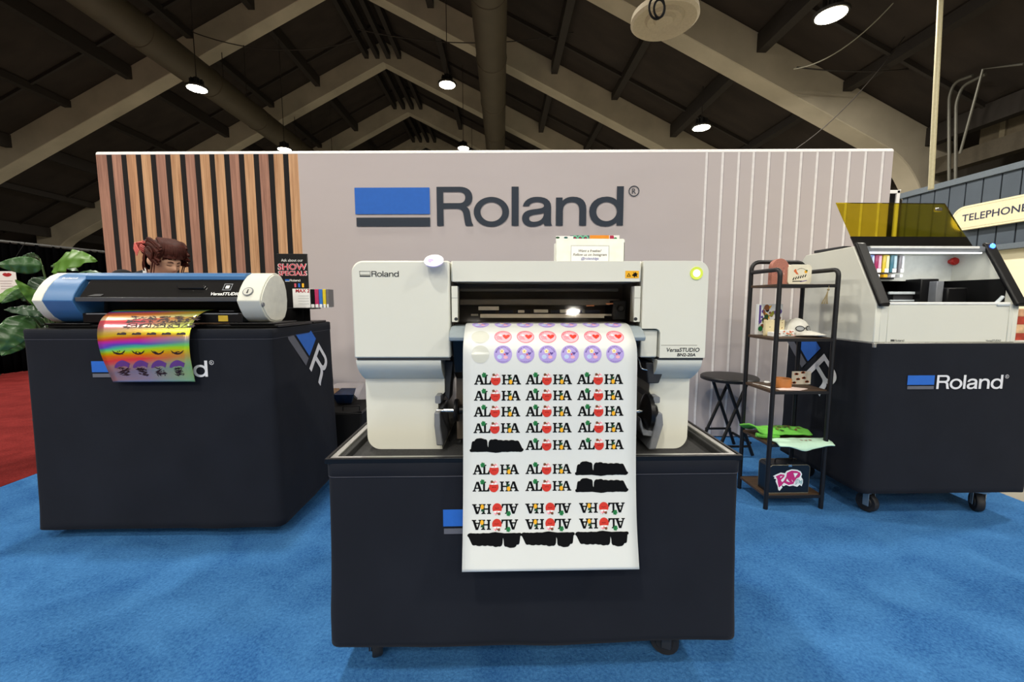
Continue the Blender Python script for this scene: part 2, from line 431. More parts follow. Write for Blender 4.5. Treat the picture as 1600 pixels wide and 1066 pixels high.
# high-bay lamps
LAMPSHELL = mat('lamp_housing', (44,42,38), 0.5, 0.4)
LAMPGLOW = mat('lamp_diffuser', (255,246,224), 0.5, emit=26.0, emit_rgb=(255,244,214))
lamp_words = {(-8.5,12.26): 'round high-bay lamp under the slanting air duct', (-8.5,16.87): 'distant round high-bay lamp just above the wood-slat end of the backdrop',
              (-1.65,13.1): 'round high-bay lamp beside the big middle air duct', (-1.65,18.26): 'distant round high-bay lamp just above the backdrop lettering',
              (5.83,7.65): 'largest round high-bay lamp, beyond the pale air diffuser', (5.83,12.4): 'round high-bay lamp above the ribbed end of the backdrop'}
for lx, ly, z in LAMP_SPOTS:
    t = thing('high_bay_lamp', (lx, ly, z), lamp_words.get((lx, ly), 'round high-bay lamp out of view, hall rows plus added rows between'), 'lamp', 'high-bay lamps')
    MB().lathe([(.27, -.02), (.28, .02), (.24, .05), (.10, .07), (.085, .26), (.03, .30)], (lx, ly, z), 32).build('housing', LAMPSHELL, t, bevel=.004)
    fins = MB()
    for k in range(10):
        q = 2*PI*k/10; c, s_ = math.cos(q), math.sin(q)
        fins.bar((lx+c*.08, ly+s_*.08, z+.15), (lx+c*.17, ly+s_*.17, z+.15), .008, .16)
    fins.build('cooling_fins', LAMPSHELL, t)
    MB().lathe([(.001, -.026), (.235, -.026), (.235, -.012)], (lx, ly, z), 32).build('diffuser', LAMPGLOW, t)
    MB().tube([(lx, ly, z+.28), (lx, ly, roof_z(lx)-.25)], .012, 6).build('hanging_rod', PURLINMAT, t)
    ld = bpy.data.lights.new('lamp_light', 'AREA'); ld.shape = 'DISK'; ld.size = 0.46
    ld.energy = LAMP_W; ld.color = (1.0, 0.95, 0.85)
    lo = bpy.data.objects.new('lamp_light', ld); COL.objects.link(lo); lo.location = (lx, ly, z-.03)
# pale round air outlet with a cable loop
p = at(1038, 33, 6.4)
t = thing('air_diffuser', p, 'pale round ceiling air diffuser with ringed underside and a cable loop before it', 'air vent')
SAUCER = mat('diffuser_paint', (176,164,140), 0.6)
MB().lathe([(r_*1.2,h_) for r_, h_ in ((.001,.0),(.10,-.01),(.13,.03),(.20,.0),(.23,.04),(.30,.0),(.37,-.02),(.40,.01),(.39,.09),(.30,.13),(.16,.15))], p, 40).build('saucer', SAUCER, t)
MB().lathe([(.16,.14),(.16,.6)], p, 24).build('neck', DUCTMAT, t)
MB().tube([p+Vector((0,0,.5)), (p.x, p.y, roof_z(p.x)-.05)], .03, 10).build('hanging_rod', PURLINMAT, t)
c = at(1024, 16, 5.75)
loop = [c+Vector((.10*math.cos(a), -.05, .14*math.sin(a))) for a in [2*PI*k/24 for k in range(24)]]
mb = MB().tube(loop, .014, 8, closed=True)
mb.tube([c+Vector((.07*math.cos(a)+.03, -.06, .11*math.sin(a)-.02)) for a in [2*PI*k/24 for k in range(24)]], .014, 8, closed=True)
mb.tube([c+Vector((.0,-.05,.14)), c+Vector((.02,.0,.5)), (c.x, c.y, roof_z(c.x)-.05)], .014, 8)
tag(mb.build('cable_loop', BLACKMT), 'black coiled cable loop hanging in front of the pale air diffuser', 'cable')
# service cables sagging below the roof
def sag(a, b, drop, n=14):
    a = Vector(a); b = Vector(b)
    return [a.lerp(b, k/n) + Vector((0,0,-drop*4*(k/n)*(1-k/n))) for k in range(n+1)]
for (q0, q1, yy, dr, lab) in (((560,46),(900,50),13.4,.35,'dark cable sagging across the roof near the middle lamp'),
                              ((300,50),(560,62),13.4,.4,'dark cable sagging between the slanting duct and the ridge'),
                              ((1245,105),(1460,103),9.2,.1,'dark cable strung level toward the tall cream pole')):
    tag(MB().tube(sag(at(*q0, yy), at(*q1, yy), dr), .014, 6).build('roof_cable', PURLINMAT), lab, 'cable')
tag(MB().tube(sag(at(1400, 0, 8.2), at(1240, 108, 9.2), .25), .011, 6).build('roof_cable', mat('pale_cable', (150,146,130), .6)), 'pale thin wire rising past the brightest high-bay lamp', 'cable')
tag(MB().tube(sag(at(1440, 20, 8.6), at(1232, 240, 9.0), .3), .010, 6).build('roof_cable', PURLINMAT), 'thin dark wire crossing the nearest concrete frame', 'cable')

# right side: panelled fascia with sign, cream wall, beam, conduits, pole
FASCIA = mat('slate_blue_boards', (70,80,92), 0.6, var=0.08, vscale=3)
FASCIA_TRIM = mat('slate_blue_trim', (98,108,118), 0.6)
GAP = mat('board_gap', (18,22,28), 0.8)
mb = MB(); mb.box(9.36, 9.5, 3.5, 9.64, 2.12, 3.58)
mb.mi = 1
y = 3.5
while y < 9.6:
    mb.box(9.34, 9.37, y+.012, min(y+.30, 9.64)-.012, 2.2, 3.52); y += .30
mb.mi = 2; mb.box(9.29, 9.4, 3.5, 9.64, 3.52, 3.64); mb.box(9.29, 9.4, 3.5, 9.64, 2.10, 2.2)
tag(mb.build('wall_fascia', [GAP, FASCIA, FASCIA_TRIM], bevel=.004), kind='structure')
CREAMWALL = mat('cream_wall', (246,238,206), 0.7, var=0.02, vscale=3)
tag(MB().box(9.45, 9.6, 3.5, 9.64, 0, 2.10).build('wall_cream', CREAMWALL), kind='structure')
t = thing('wall_sign', (9.28, 6.6, 2.8), 'long cream rounded wall sign with navy lettering on the slate boards', 'sign')
SIGNCREAM = mat('sign_cream', (236,226,190), 0.5); SIGNINK = mat('sign_navy', (36,42,72), 0.5)
yy0 = 8.40; L_ = 4.4; hh = .235
outl = rrect(-L_, 0, -hh, hh, hh, 10)
MB().prism([(u, v) for u, v in outl], lambda u, v: (9.22, yy0+u, 2.79+v), lambda u, v: (9.30, yy0+u, 2.79+v)).build('sign_board', SIGNCREAM, t, bevel=.01)
mb = MB(); inner = rrect(-L_+.035, -.035, -hh+.035, hh-.035, hh-.035, 10); inn2 = rrect(-L_+.042, -.042, -hh+.042, hh-.042, hh-.042, 10)
fs = lambda u, v: (9.217, yy0-u, 2.79+v)
mb.shape([[(-a, b) for a, b in inner], [(-a, b) for a, b in inn2]], fs, 1)
text(mb, 'TELEPHONES/A', lambda u, v: fs(u+.20, v-.065), .19, 'LEFT', .012, 0, 0)
mb.build('sign_lettering', [SIGNINK, mat('sign_line', (196,184,150), .6)], t, smooth=0)
tag(MB().box(10.45, 10.7, 4.5, 10.15, 4.2, 4.56).build('trim_30', mat('brown_beam', (70,62,48), .8, var=.12)), kind='structure')
mb = MB(); mb.box(10.78, 10.9, 4.0, 9.4, 4.5, 5.06)
mb.mi = 1; mb.box(10.74, 10.79, 8.9, 9.0, 4.5, 5.06); mb.box(10.74, 10.79, 8.2, 8.26, 4.5, 5.06)
tag(mb.build('trim_31', [mat('annex_panel', (98,88,70), .8, var=.1), mat('annex_batten', (120,110,88), .8)]), kind='structure')
PALEPOLE = mat('pale_pole', (176,168,136), 0.5)
a = atx(1454.5, 296, 6.5); b = atx(1469.5, 0, 6.5); b = a.lerp(b, (roof_z(6.5)-.02-a.z)/(b.z-a.z))
tag(MB().tube([a, b], .035, 12).build('tall_pole', PALEPOLE), 'tall thin cream pole hanging from the roof before the slate board wall', 'pole')
GALV = mat('galvanised_conduit', (96,94,86), 0.45, 0.4)
for (q, lab) in ((((1483,290),(1483,150),(1492,128),(1520,118)), 'grey conduit bending at the top, the one nearer the cream pole'),
                 (((1493,288),(1494,160),(1504,134),(1540,116)), 'grey conduit bending at the top, the one farther from the cream pole')):
    pts = arc_pts([atx(*c, 9.42) for c in q], .12)
    tag(MB().tube(pts, .028, 8).build('conduit', GALV), lab, 'conduit', 'conduits by the pole')
tag(MB().tube([atx(1500, 240, 9.2), atx(1536, 108, 9.2), atx(1600, 100, 9.2)], .022, 8).build('brace_rod', GALV), 'thin slanting rod and rail in front of the brown panel', 'rod')

# ---------------------------------------------------------------- far left drape, poster
DRAPE = mat('black_drape', (5,5,6), 0.98, var=0.2, vscale=4, spec=0.0)
t = thing('pipe_drape', (-6.5, 6.9, 0), 'long black cloth drape hung on a rail behind the plant', 'drape')
A0 = at(-40, 373, 6.3); A1 = at(240, 402, 8.6)
def dr(u, v):
    p = A0.lerp(A1, u); w = .045*math.sin(u*150)+.02*math.sin(u*61)
    return Vector((p.x - w*.3, p.y + w*(1-.3*v), lerp(0.03, p.z, v)))
MB().grid(dr, 200, 8).build('cloth', DRAPE, t, smooth=80, solid=.006)
MB().tube([A0, A1], .025, 8).build('rail', mat('drape_rail', (70,70,70), .4, .6), t)
for u in (0.0, 0.98):
    p = A0.lerp(A1, u); MB().tube([(p.x, p.y+.09, .011), (p.x, p.y+.09, p.z)], .022, 8).build('post', GALV, t)
Yp = 6.28
P1 = at(23, 424, Yp); P0 = at(-40, 462, Yp)
t = thing('hanging_poster', (P0.x, Yp, P0.z), 'white poster with red lips hanging on the black cloth drape', 'poster')
MB().box(P0.x, P1.x, Yp, Yp+.012, P0.z, P1.z).build('board', WHITE, t)
mb = MB(); c = at(11, 430, Yp-.002)
fl = plane(c, (.07,0,0), (0,0,.07))
mb.shape(path('M-1,0.15 C-.6,.5 -.3,.55 0,.35 C.3,.55 .6,.5 1,.15 C.6,-.5 -.6,-.5 -1,.15 Z'), fl, 0)
for k in range(4): mb.shape([[(-1.6,-1.3-.55*k),(1.0-.3*(k%2),-1.3-.55*k),(1.0-.3*(k%2),-1.15-.55*k),(-1.6,-1.15-.55*k)]], fl, 1)
mb.build('print', [mat('lips_red', (170,44,48), .5), mat('poster_text', (190,180,180), .6)], t, smooth=0)
for x in (P0.x+.1, P1.x-.1): MB().tube([(x, Yp+.006, P1.z-.005), (x, Yp+.05, P1.z+.10), (x, at(0,378,6.45).y+.1, at(0,376,6.4).z)], .004, 6).build('hanging_cord', BLACKMT, t)

# ================================================================ THE BACKDROP
BD0 = Vector((-3.245, 3.50, 0)); BD1 = Vector((3.06, 3.28, 0)); BH = 2.314
BU = (BD1-BD0).normalized(); BN = Vector((BU.y, -BU.x, 0)); BLEN = (BD1-BD0).length
if BN.y > 0: BN = -BN
def bd(u, v, d=0.0): return BD0 + BU*u + Vector((0,0,v)) + BN*d
def bd_px(px, py=300):
    """distance along the backdrop under a pixel column"""
    d = ray(px, py); n = BN; t = (BD0-EYEV).dot(n)/d.dot(n); q = EYEV + d*t; return (q-BD0).dot(BU), q.z
MAUVE = mat('backdrop_fabric', (192,183,183), 0.9, var=0.02, vscale=2.0, bump=0.05, bscale=3.5, stretch=(0.7,1,2.2))
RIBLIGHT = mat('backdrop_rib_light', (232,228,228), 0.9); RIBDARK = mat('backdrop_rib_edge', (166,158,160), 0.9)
SLATGAP = mat('backdrop_slat_gap', (18,16,17), 0.9)
def wood(name, a, b_):
    m = mat(name, a, 0.85, var=0)
    N, L, b = nodes_of(m)
    tc = N.new('ShaderNodeTexCoord'); mp = N.new('ShaderNodeMapping'); mp.inputs['Scale'].default_value = (26, 26, 0.9)
    L.new(tc.outputs['Object'], mp.inputs[0])
    n1 = N.new('ShaderNodeTexNoise'); n1.inputs['Scale'].default_value = 2.2; n1.inputs['Detail'].default_value = 8; n1.inputs['Roughness'].default_value = .65; n1.inputs['Distortion'].default_value = .5
    L.new(mp.outputs[0], n1.inputs['Vector'])
    r = N.new('ShaderNodeValToRGB'); r.color_ramp.elements[0].position = .30; r.color_ramp.elements[1].position = .70
    r.color_ramp.elements[0].color = lin(a)+(1,); r.color_ramp.elements[1].color = lin(b_)+(1,)
    L.new(n1.outputs['Fac'], r.inputs[0]); L.new(r.outputs[0], b.inputs['Base Color'])
    return m
WOODS = [wood('slat_oak', (150,106,80), (216,166,124)), wood('slat_walnut', (132,94,80), (190,142,120)), wood('slat_ash', (168,122,86), (222,178,136))]
t = thing('booth_backdrop', ((BD0+BD1)/2), 'wide pale mauve fabric backdrop printed with wood slats, big logo and ribs', 'backdrop')
mats = [MAUVE, SLATGAP] + WOODS + [RIBLIGHT, RIBDARK]
def wr(u, v):   # light slack wrinkles in the cloth low down
    q = Vector((u*1.3, v*4.5, 3.1)); return .011*noise.noise(q)*max(0, 1.25-v) + .004*noise.noise(Vector((u*2.2+v*2, v*9, 7.7)))*max(0, 1.1-v)
mb = MB()
def strip(u0, u1, mi, nv=44):
    mb.mi = mi; nu = max(1, int((u1-u0)/.06))
    mb.grid(lambda a, b: bd(lerp(u0, u1, a), lerp(.02, BH, b), .02+wr(lerp(u0, u1, a), lerp(.02, BH, b))), nu, nv)
us = 0.0; per = .1345; gapw = .043; k = 0
sl0 = bd_px(161, 250)[0]
edges = []
u = 0.085
strip(0, u, 3)
kinds = [1,0,2,1,2,1,2,2,1,2,1,2,2,1]
uend = bd_px(470, 300)[0]
n_sl = 13; per = (uend - u)/n_sl
for k in range(n_sl):
    strip(u, u+gapw, 1); strip(u+gapw, u+per, 2+kinds[k]); u += per
rib = [bd_px(x, 240)[0] for x in (1103,1128,1153,1176,1200,1225,1250,1275,1300,1325,1350,1377)]
x0 = u
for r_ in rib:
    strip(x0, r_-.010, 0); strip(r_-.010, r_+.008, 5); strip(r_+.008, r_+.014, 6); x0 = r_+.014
strip(x0, BLEN, 0)
# back face, sides, top
mb.mi = 0
mb.add([bd(0,.02,.02), bd(BLEN,.02,.02), bd(BLEN,BH,.02), bd(0,BH,.02), bd(0,.02,-.03), bd(BLEN,.02,-.03), bd(BLEN,BH,-.03), bd(0,BH,-.03)],
       [(4,7,6,5),(0,1,5,4),(1,2,6,5),(3,7,6,2),(0,4,7,3)])
mb.build('fabric_cover', mats, t, smooth=60)
MB().tube([bd(0,BH,-.005), bd(BLEN,BH,-.005)], .026, 10).build('top_tube', RIBLIGHT, t, label='pale top edge of the backdrop')
for u in (.25, BLEN/2, BLEN-.25):
    MB().box(*[f(q) for q in ((bd(u,0).x-.03, bd(u,0).x+.03), (bd(u,0).y-.02, bd(u,0).y+.30), (.010,.03)) for f in (min, max)]).build('foot', MIDGREY, t)
lo_u, lo_z = bd_px(684, 354); hi_u, hi_z = bd_px(972, 354); cap = (hi_u-lo_u)/4.838
capz = bd_px(684, 293.5)[1]-lo_z
mb = MB(); logo(mb, lambda a, b: bd(lo_u+a*cap, lo_z+b*capz, .0275), 0, 1, 0)
mb.build('logo', [NAVY, LOGOBLUE], t, smooth=0)
# white framed panel edge just beyond the backdrop
p = at(1400, 330, 3.75)
t = thing('framed_board', (3.62, 3.75, 0), 'narrow dark board with white metal frame beyond the ribbed end of the backdrop', 'board')
xa = at(1330, 300, 3.75).x; xb = at(1407, 300, 3.75).x; zt = at(1407, 297, 3.75).z
mb = MB(); mb.box(xa, xb, 3.75, 3.79, .05, .09); mb.box(xa, xb, 3.75, 3.79, zt-.03, zt); mb.box(xa, xa+.03, 3.75, 3.79, .05, zt); mb.box(xb-.03, xb, 3.75, 3.79, .05, zt)
mb.build('frame', WHITE, t, bevel=.004)
MB().box(xa+.02, xb-.02, 3.765, 3.78, .08, zt-.02).build('panel', BLACKMT, t)
for x in (xa+.1, xb-.1): MB().box(x-.02, x+.02, 3.62, 3.92, .01, .05).build('foot', WHITE, t)
p = at(160, 402, 3.9)
# ================================================================ PRINTER CARTS
CASTERBLK = mat('caster_rubber', (34,34,36), 0.6)
def ring_pts(x0, x1, y0, y1, r, step=.03):
    """points and outward directions around a rounded rectangle, counter-clockwise from the front-left"""
    out = []
    def line(a, b, n):
        L = (Vector(b)-Vector(a)).length; m = max(1, int(L/step))
        for k in range(m): out.append((Vector(a).lerp(Vector(b), k/m), Vector(n)))
    def corner(cx, cy, a0):
        for k in range(5):
            q = a0+PI/2*k/5; out.append((Vector((cx+r*math.cos(q), cy+r*math.sin(q))), Vector((math.cos(q), math.sin(q)))))
    line((x0+r,y0),(x1-r,y0),(0,-1)); corner(x1-r,y0+r,-PI/2); line((x1,y0+r),(x1,y1-r),(1,0)); corner(x1-r,y1-r,0)
    line((x1-r,y1),(x0+r,y1),(0,1)); corner(x0+r,y1-r,PI/2); line((x0,y1-r),(x0,y0+r),(-1,0)); corner(x0+r,y0+r,PI)
    return out
def drape_off(p, z, zt, zh, seed, amp):
    h = (zt-z)/(zt-zh)
    q = Vector((p.x*2.6+seed, p.y*2.6, z*2.2))
    a = noise.noise(q)*amp*(.25+h)
    a += noise.noise(Vector((p.x*9+seed, p.y*9, z*3.0)))*amp*.35*h*h
    a += noise.noise(Vector(((p.x+p.y)*3+z*6, seed, z*5)))*amp*.4 + noise.noise(Vector((p.x*5+seed*2, p.y*5, z*3.5)))*amp*.35
    return max(a, 0) + amp*.5*(.25+h)
def make_cart(name, label, x0, x1, y0, y1, zt, zh, seed, band=True, amp=.012, flare=.012, casters=None, rim='thin', cr=.055, hemwave=.006):
    t = thing(name, ((x0+x1)/2, (y0+y1)/2, 0.01), label, 'cart')
    rp = ring_pts(x0, x1, y0, y1, .018)
    zs = [zt, zt-.004]
    if band: zs += [zt-.043, zt-.046, zt-.050]
    n = 26; z1 = zs[-1]
    zs += [lerp(z1, zh, (k+1)/n) for k in range(n)]
    def P(p, nn, z, extra=0.0):
        off = drape_off(p, z, zt, zh, seed, amp) + flare*((zt-z)/(zt-zh))**2 + extra
        if band and z >= zt-.0445: off = .004 + extra
        if z > zt-.003: off = extra
        q = p + nn*off
        zz = z + (hemwave*noise.noise(Vector((p.x*2.2+seed, p.y*2.2, 9.0))) if z == zh else 0)
        return (q.x, q.y, zz)
    mb = MB(); m = len(rp); k0 = 0
    vs = []; fs = []
    for z in zs:
        for p, nn in rp: vs.append(P(p, nn, z))
    for i in range(len(zs)-1):
        for j in range(m):
            j2 = (j+1) % m; fs.append((i*m+j, (i+1)*m+j, (i+1)*m+j2, i*m+j2))
    mb.add(vs, fs); mb.build('fabric_cover', FABRIC, t, smooth=70, solid=.003)
    if band:
        rr = [Vector(P(p, nn, zt-.0465, .002)) for p, nn in rp]
        MB().tube(rr, .0016, 5, closed=True).build('hem_stitching', mat('cover_stitch', (58,60,70), .8), t)
    # black chassis frame
    mb = MB(); mb.box(x0+.03, x1-.03, y0+.03, y1-.03, zh-.022, zh+.03); mb.build('chassis', BLACKMT, t, bevel=.006)
    if rim == 'wide':
        w = .020; mb = MB()
        poly_o = (x0-.002, x1+.002, y0-.002, y1+.002); zz = zt
        for (a, b, c, d) in ((x0-.003, x1+.003, y0-.003, y0+w), (x0-.003, x1+.003, y1-w, y1+.003), (x0-.003, x0+w, y0+w, y1-w), (x1-w, x1+.003, y0+w, y1-w)):
            mb.box(a, b, c, d, zz-.004, zz+.006)
        mb.build('aluminium_rim', SILVER, t, bevel=.002)
        mb = MB()
        for (a, b, c, d) in ((x0-.006, x1+.006, y0-.006, y0+.004), (x0-.006, x1+.006, y1-.004, y1+.006), (x0-.006, x0+.004, y0, y1), (x1-.004, x1+.006, y0, y1)):
            mb.box(a, b, c, d, zz-.006, zz+.009)
        mb.build('rim_edge', BLACKPL, t, bevel=.002)
        mb = MB(); i = w; mb.box(x0+i-.004, x1-i+.004, y0+i-.004, y1-i+.004, zz-.05, zz-.022)
        for (a, b, c, d) in ((x0+i-.004, x1-i+.004, y0+i-.004, y0+i+.012), (x0+i-.004, x0+i+.014, y0+i, y1-i), (x1-i-.014, x1-i+.004, y0+i, y1-i), (x0+i, x1-i, y1-i-.014, y1-i+.004)):
            mb.box(a, b, c, d, zz-.03, zz-.002)
        mb.build('foam_tray', FOAM, t, bevel=.003)
    elif rim == 'thin':
        MB().box(x0+.004, x1-.004, y0+.004, y1-.004, zt-.03, zt+.002).build('top_board', BLACKMT, t, bevel=.003)
    else:
        MB().box(x0-.001, x1+.001, y0-.001, y1+.001, zt-.02, zt+.005).build('top_board', SILVER, t, bevel=.002)
    for cx, cy, rot in casters:
        r = cr; h = zh-.02
        c, s_ = math.cos(rot), math.sin(rot)
        fk = MB().box(-.03, .03, -.026, .026, h-.008, h+.004).box(-.026, -.022, -.010, .020, r-.004, h).box(.022, .026, -.010, .020, r-.004, h).box(-.026, .026, -.010, .020, h-.02, h-.006)
        fk.v = [(cx+c*a-s_*b, cy+s_*a+c*b, z) for a, b, z in fk.v]
        fork = fk.build('caster', SILVER if rim == 'silver' else DARKGREY, t, bevel=.002)
        ax = Vector((c, s_, 0))
        wm = MB().lathe([(.008,-.02),(r*.55,-.02),(r*.6,-.015),(r*.93,-.016),(r,-.010),(r,.010),(r*.93,.016),(r*.6,.015),(r*.55,.02),(.008,.02)], (0,0,0), 28, 'x')
        o0 = Vector((cx+.0*c, cy, r+.010)) + Vector((-s_, c, 0))*.012
        wm.v = [tuple(o0 + Vector((c*a-s_*b, s_*a+c*b, z))) for a, b, z in wm.v]
        wm.build('wheel', CASTERBLK, fork)
    return t, (lambda x, z, e=.0045: P(Vector((x, y0)), Vector((0,-1)), z, e)), (lambda y, z, side, e=.0045: P(Vector((x1 if side > 0 else x0, y)), Vector((side,0)), z, e))

# ---------------------------------------------------------------- middle cart
CX0, CX1, CY0, CY1, CZT = -.497, .688, 1.135, 1.80, .697
cartM, frontM, sideM = make_cart('display_cart', 'middle low cart in a black fabric cover with aluminium rim, under the white printer',
    CX0, CX1, CY0, CY1, CZT, .137, 1.7, casters=((-.405,1.225,.35), (.535,1.215,1.15), (-.40,1.70,.2), (.55,1.70,-.3)), rim='wide', cr=.045, amp=.009, flare=.008)
f0 = at(693, 826, CY0-.005); u1 = (at(752, 826, CY0).x - f0.x)/1.25
mb = MB(); capu = .0742
logo(mb, lambda a, b: frontM(f0.x+(a+2.133)*capu, at(693,832,CY0).z+b*capu, .004), 0, 1, 2)
mb.build('logo', [LOGOWHITE, LOGOBLUE, LOGOBAR], cartM, smooth=0)

# ---------------------------------------------------------------- middle printer
PY = 1.20; PB = 1.72
prt = thing('wide_format_printer', (.085, 1.45, CZT-.022), 'big white sticker printer with dark window on the middle cart', 'printer')
def fx(px, y=PY, py=480): return at(px, py, y).x
def fz(py, y=PY, px=800): return at(px, py, y).z
zt = 1.265; zs_ = .981
mb = MB()
lx0, lx1 = fx(551), fx(705)
mb.prism_y(rrect(lx0, lx1, zs_, zt, .034, 8, '0001'), PY, PB)
mb.build('left_cover', PRINTER_WHITE, prt, bevel=.005)
rx0, rx1 = fx(1005), fx(1105)
nx = fx(1034); nz = fz(514)
poly = [(nx, zs_), (rx1, zs_)] + rrect(rx0, rx1, zs_, zt, .034, 8, '0010')[2:-1] + [(rx0, zt), (rx0, nz), (nx-.012, nz), (nx-.004, nz-.004), (nx, nz-.012)]
mb = MB(); mb.prism_y(poly, PY, PB)
mb.build('right_cover', PRINTER_WHITE, prt, bevel=.005)
MB().prism_y([(rx0+.002, fz(560)), (nx-.003, fz(560)), (nx-.003, nz-.004), (rx0+.002, nz-.004)], PY+.012, PB-.1).build('side_hatch', PRINTER_WHITE, prt, bevel=.004)
# top lid bar
MB().prism_y([(fx(707), fz(440)), (fx(1003), fz(440)), (fx(1003), zt), (fx(707), zt)], PY+.006, PB-.02).build('top_lid', PRINTER_WHITE, prt, bevel=.004)
# window pane with the workings behind it
GLASS = mat('smoked_window', (236,230,222), 0.04, trans=1.0, ior=1.25, var=0.02)
MB().prism_x([(PY+.012, fz(503)), (PY+.042, fz(440)), (PY+.046, fz(440)), (PY+.016, fz(503))], fx(716), fx(996)).build('window_pane', GLASS, prt, bevel=.0)
mb = MB()
wx0, wx1 = fx(706), fx(1004)
mb.box(wx0, wx1, 1.40, PB-.03, .70, fz(440)+.005)
mb.box(wx0, wx1, 1.30, 1.41, .70, 1.055)
mb.box(wx0, wx0+.004, PY+.03, 1.41, .98, fz(440)); mb.box(wx1-.004, wx1, PY+.03, 1.41, .98, fz(440))
mb.build('inner_body', mat('inner_brown_black', (88,78,68), .55, var=.08), prt, bevel=.003)
INNERGREY = mat('carriage_rail_grey', (150,142,130), .4, .0)
mb = MB(); mb.box(wx0+.01, wx1-.03, 1.33, 1.38, 1.135, 1.155); mb.box(wx0+.01, wx1-.03, 1.35, 1.39, 1.18, 1.19)
mb.split('carriage_rail', INNERGREY, prt, bevel=.003)
mb = MB(); mb.box(fx(752,1.26), fx(945,1.26), 1.255, 1.275, fz(497,1.26), fz(491,1.26))
mb.box(fx(749,1.28), fx(781,1.28), 1.275, 1.29, fz(485,1.28), fz(479,1.28)); mb.box(fx(811,1.27), fx(821,1.27), 1.27, 1.285, fz(489,1.27), fz(485,1.27))
mb.box(fx(836,1.27), fx(858,1.27), 1.27, 1.285, fz(489,1.27), fz(484,1.27)); mb.box(fx(877,1.27), fx(889,1.27), 1.27, 1.285, fz(489,1.27), fz(484,1.27))
mb.box(fx(737,1.30), fx(748,1.30), 1.30, 1.31, fz(494,1.30), fz(491,1.30)); mb.box(fx(944,1.30), fx(957,1.30), 1.30, 1.31, fz(494,1.30), fz(491,1.30))
mb.build('pinch_bar', mat('pale_metal_strip', (226,220,204), .4), prt, bevel=.001)
mb = MB()
for k in range(7):
    a = 754+27*k; mb.box(fx(a,1.29), fx(a+22,1.29), 1.29, 1.30, fz(489.5,1.29), fz(485,1.29))
mb.split('pinch_rollers', mat('navy_rubber', (34,38,66), .5), prt, bevel=.001)
mb = MB(); mb.box(fx(917,1.28), fx(929,1.28), 1.275, 1.28, fz(479,1.28), fz(477,1.28)); mb.box(fx(947,1.28), fx(958,1.28), 1.275, 1.28, fz(476,1.28), fz(474,1.28))
mb.split('cable_clips', mat('orange_clip', (220,140,90), .5), prt)
mb = MB(); mb.box(fx(958,1.29), fx(978,1.29), 1.285, 1.40, fz(500,1.29), fz(470,1.29)); mb.lathe([(.010,0),(.010,.02)], (fx(968,1.29),1.285,fz(482,1.29)), 12, 'y')
mb.build('carriage_head', DARKGREY, prt, bevel=.003)
for nm, a, b in (('left', 707, 716.5), ('right', 994, 1003.5)):
    mb = MB(); mb.box(fx(a), fx(b), PY+.010, PY+.05, fz(503.5), fz(447)); mb.mi = 1
    c = (a+b)/2; mb.lathe([(.001,-.002),(.0055,-.002),(.0055,0)], (fx(c+ (2 if nm=='left' else -2)), PY+.0098, fz(499)), 14, 'y')
    mb.box(fx(a)-.0004, fx(b)+.0004, PY+.0096, PY+.012, fz(466), fz(465.5))
    mb.build('window_hinge', [PRINTER_WHITE, INKDK], prt, bevel=.002)
# paper apron under the window
AP = [(1.27,1.078),(1.20,1.0735),(1.172,1.062),(1.152,1.048),(1.157,1.036),(1.20,1.035),(1.27,1.03)]
MB().prism_x(AP, fx(706), fx(1004)).build('paper_apron', mat('apron_grey', (150,162,168), .35), prt, bevel=.003)
MB().prism_x([(1.21,1.034),(1.30,1.03),(1.33,.96),(1.30,.90),(1.25,.93)], fx(706), fx(1004)).build('lower_apron', BLACKPL, prt, bevel=.004)
# lower housings, undercut below the covers
def loft(mb, rows):
    k = len(mb.v)
    for z, a, b, y0, y1 in rows: mb.v += [(a,y0,z),(b,y0,z),(b,y1,z),(a,y1,z)]
    for i in range(len(rows)-1):
        for j in range(4):
            j2 = (j+1) % 4; mb.f.append((k+4*i+j, k+4*(i+1)+j, k+4*(i+1)+j2, k+4*i+j2)); mb.m.append(mb.mi)
    mb.f.append((k,k+1,k+2,k+3)); e = k+4*(len(rows)-1); mb.f.append((e+3,e+2,e+1,e)); mb.m += [mb.mi]*2
    return mb
YB = 1.275
def neck_rows(a0, b0, a1, b1):
    out = []
    for k in range(9):
        t_ = k/8; z = lerp(fz(563), fz(592, YB), t_); y = lerp(PY+.004, YB, t_**2.0); s_ = t_**1.6
        out.append((z, lerp(a0, a1, s_), lerp(b0, b1, s_), y, PB))
    return out
loft(MB(), neck_rows(fx(553), fx(689), fx(567,YB), fx(694,YB))).build('left_shoulder', PRINTER_WHITE, prt, smooth=40)
loft(MB(), neck_rows(fx(1032), fx(1102), fx(1020,YB), fx(1083,YB))).build('right_shoulder', PRINTER_WHITE, prt, smooth=40)
zb = CZT-.0215
ax0 = fx(567,YB); ax1 = fx(694,YB)
z615 = fz(613,YB); zt2 = fz(592,YB)
poly = rrect(ax0, ax1, zb, zt2, .042, 8, '1000')
poly = [p for p in poly if p[0] < ax1-.001] 
i_tl = [(ax0, zt2)]
poly = rrect(ax0, ax1, zb, zt2, .042, 8, '1000')[:9] + [(fx(689,YB), zb), (fx(686,YB), fz(665,YB)), (fx(683,YB), fz(640,YB)), (fx(684,YB), z615-.006), (ax1-.006, z615-.006), (ax1, z615), (ax1, zt2), (ax0, zt2)]
MB().prism_y(poly, YB, PB-.02).build('left_base', PRINTER_WHITE, prt, bevel=.004)
bx0 = fx(1019,YB); bx1 = fx(1082,YB)
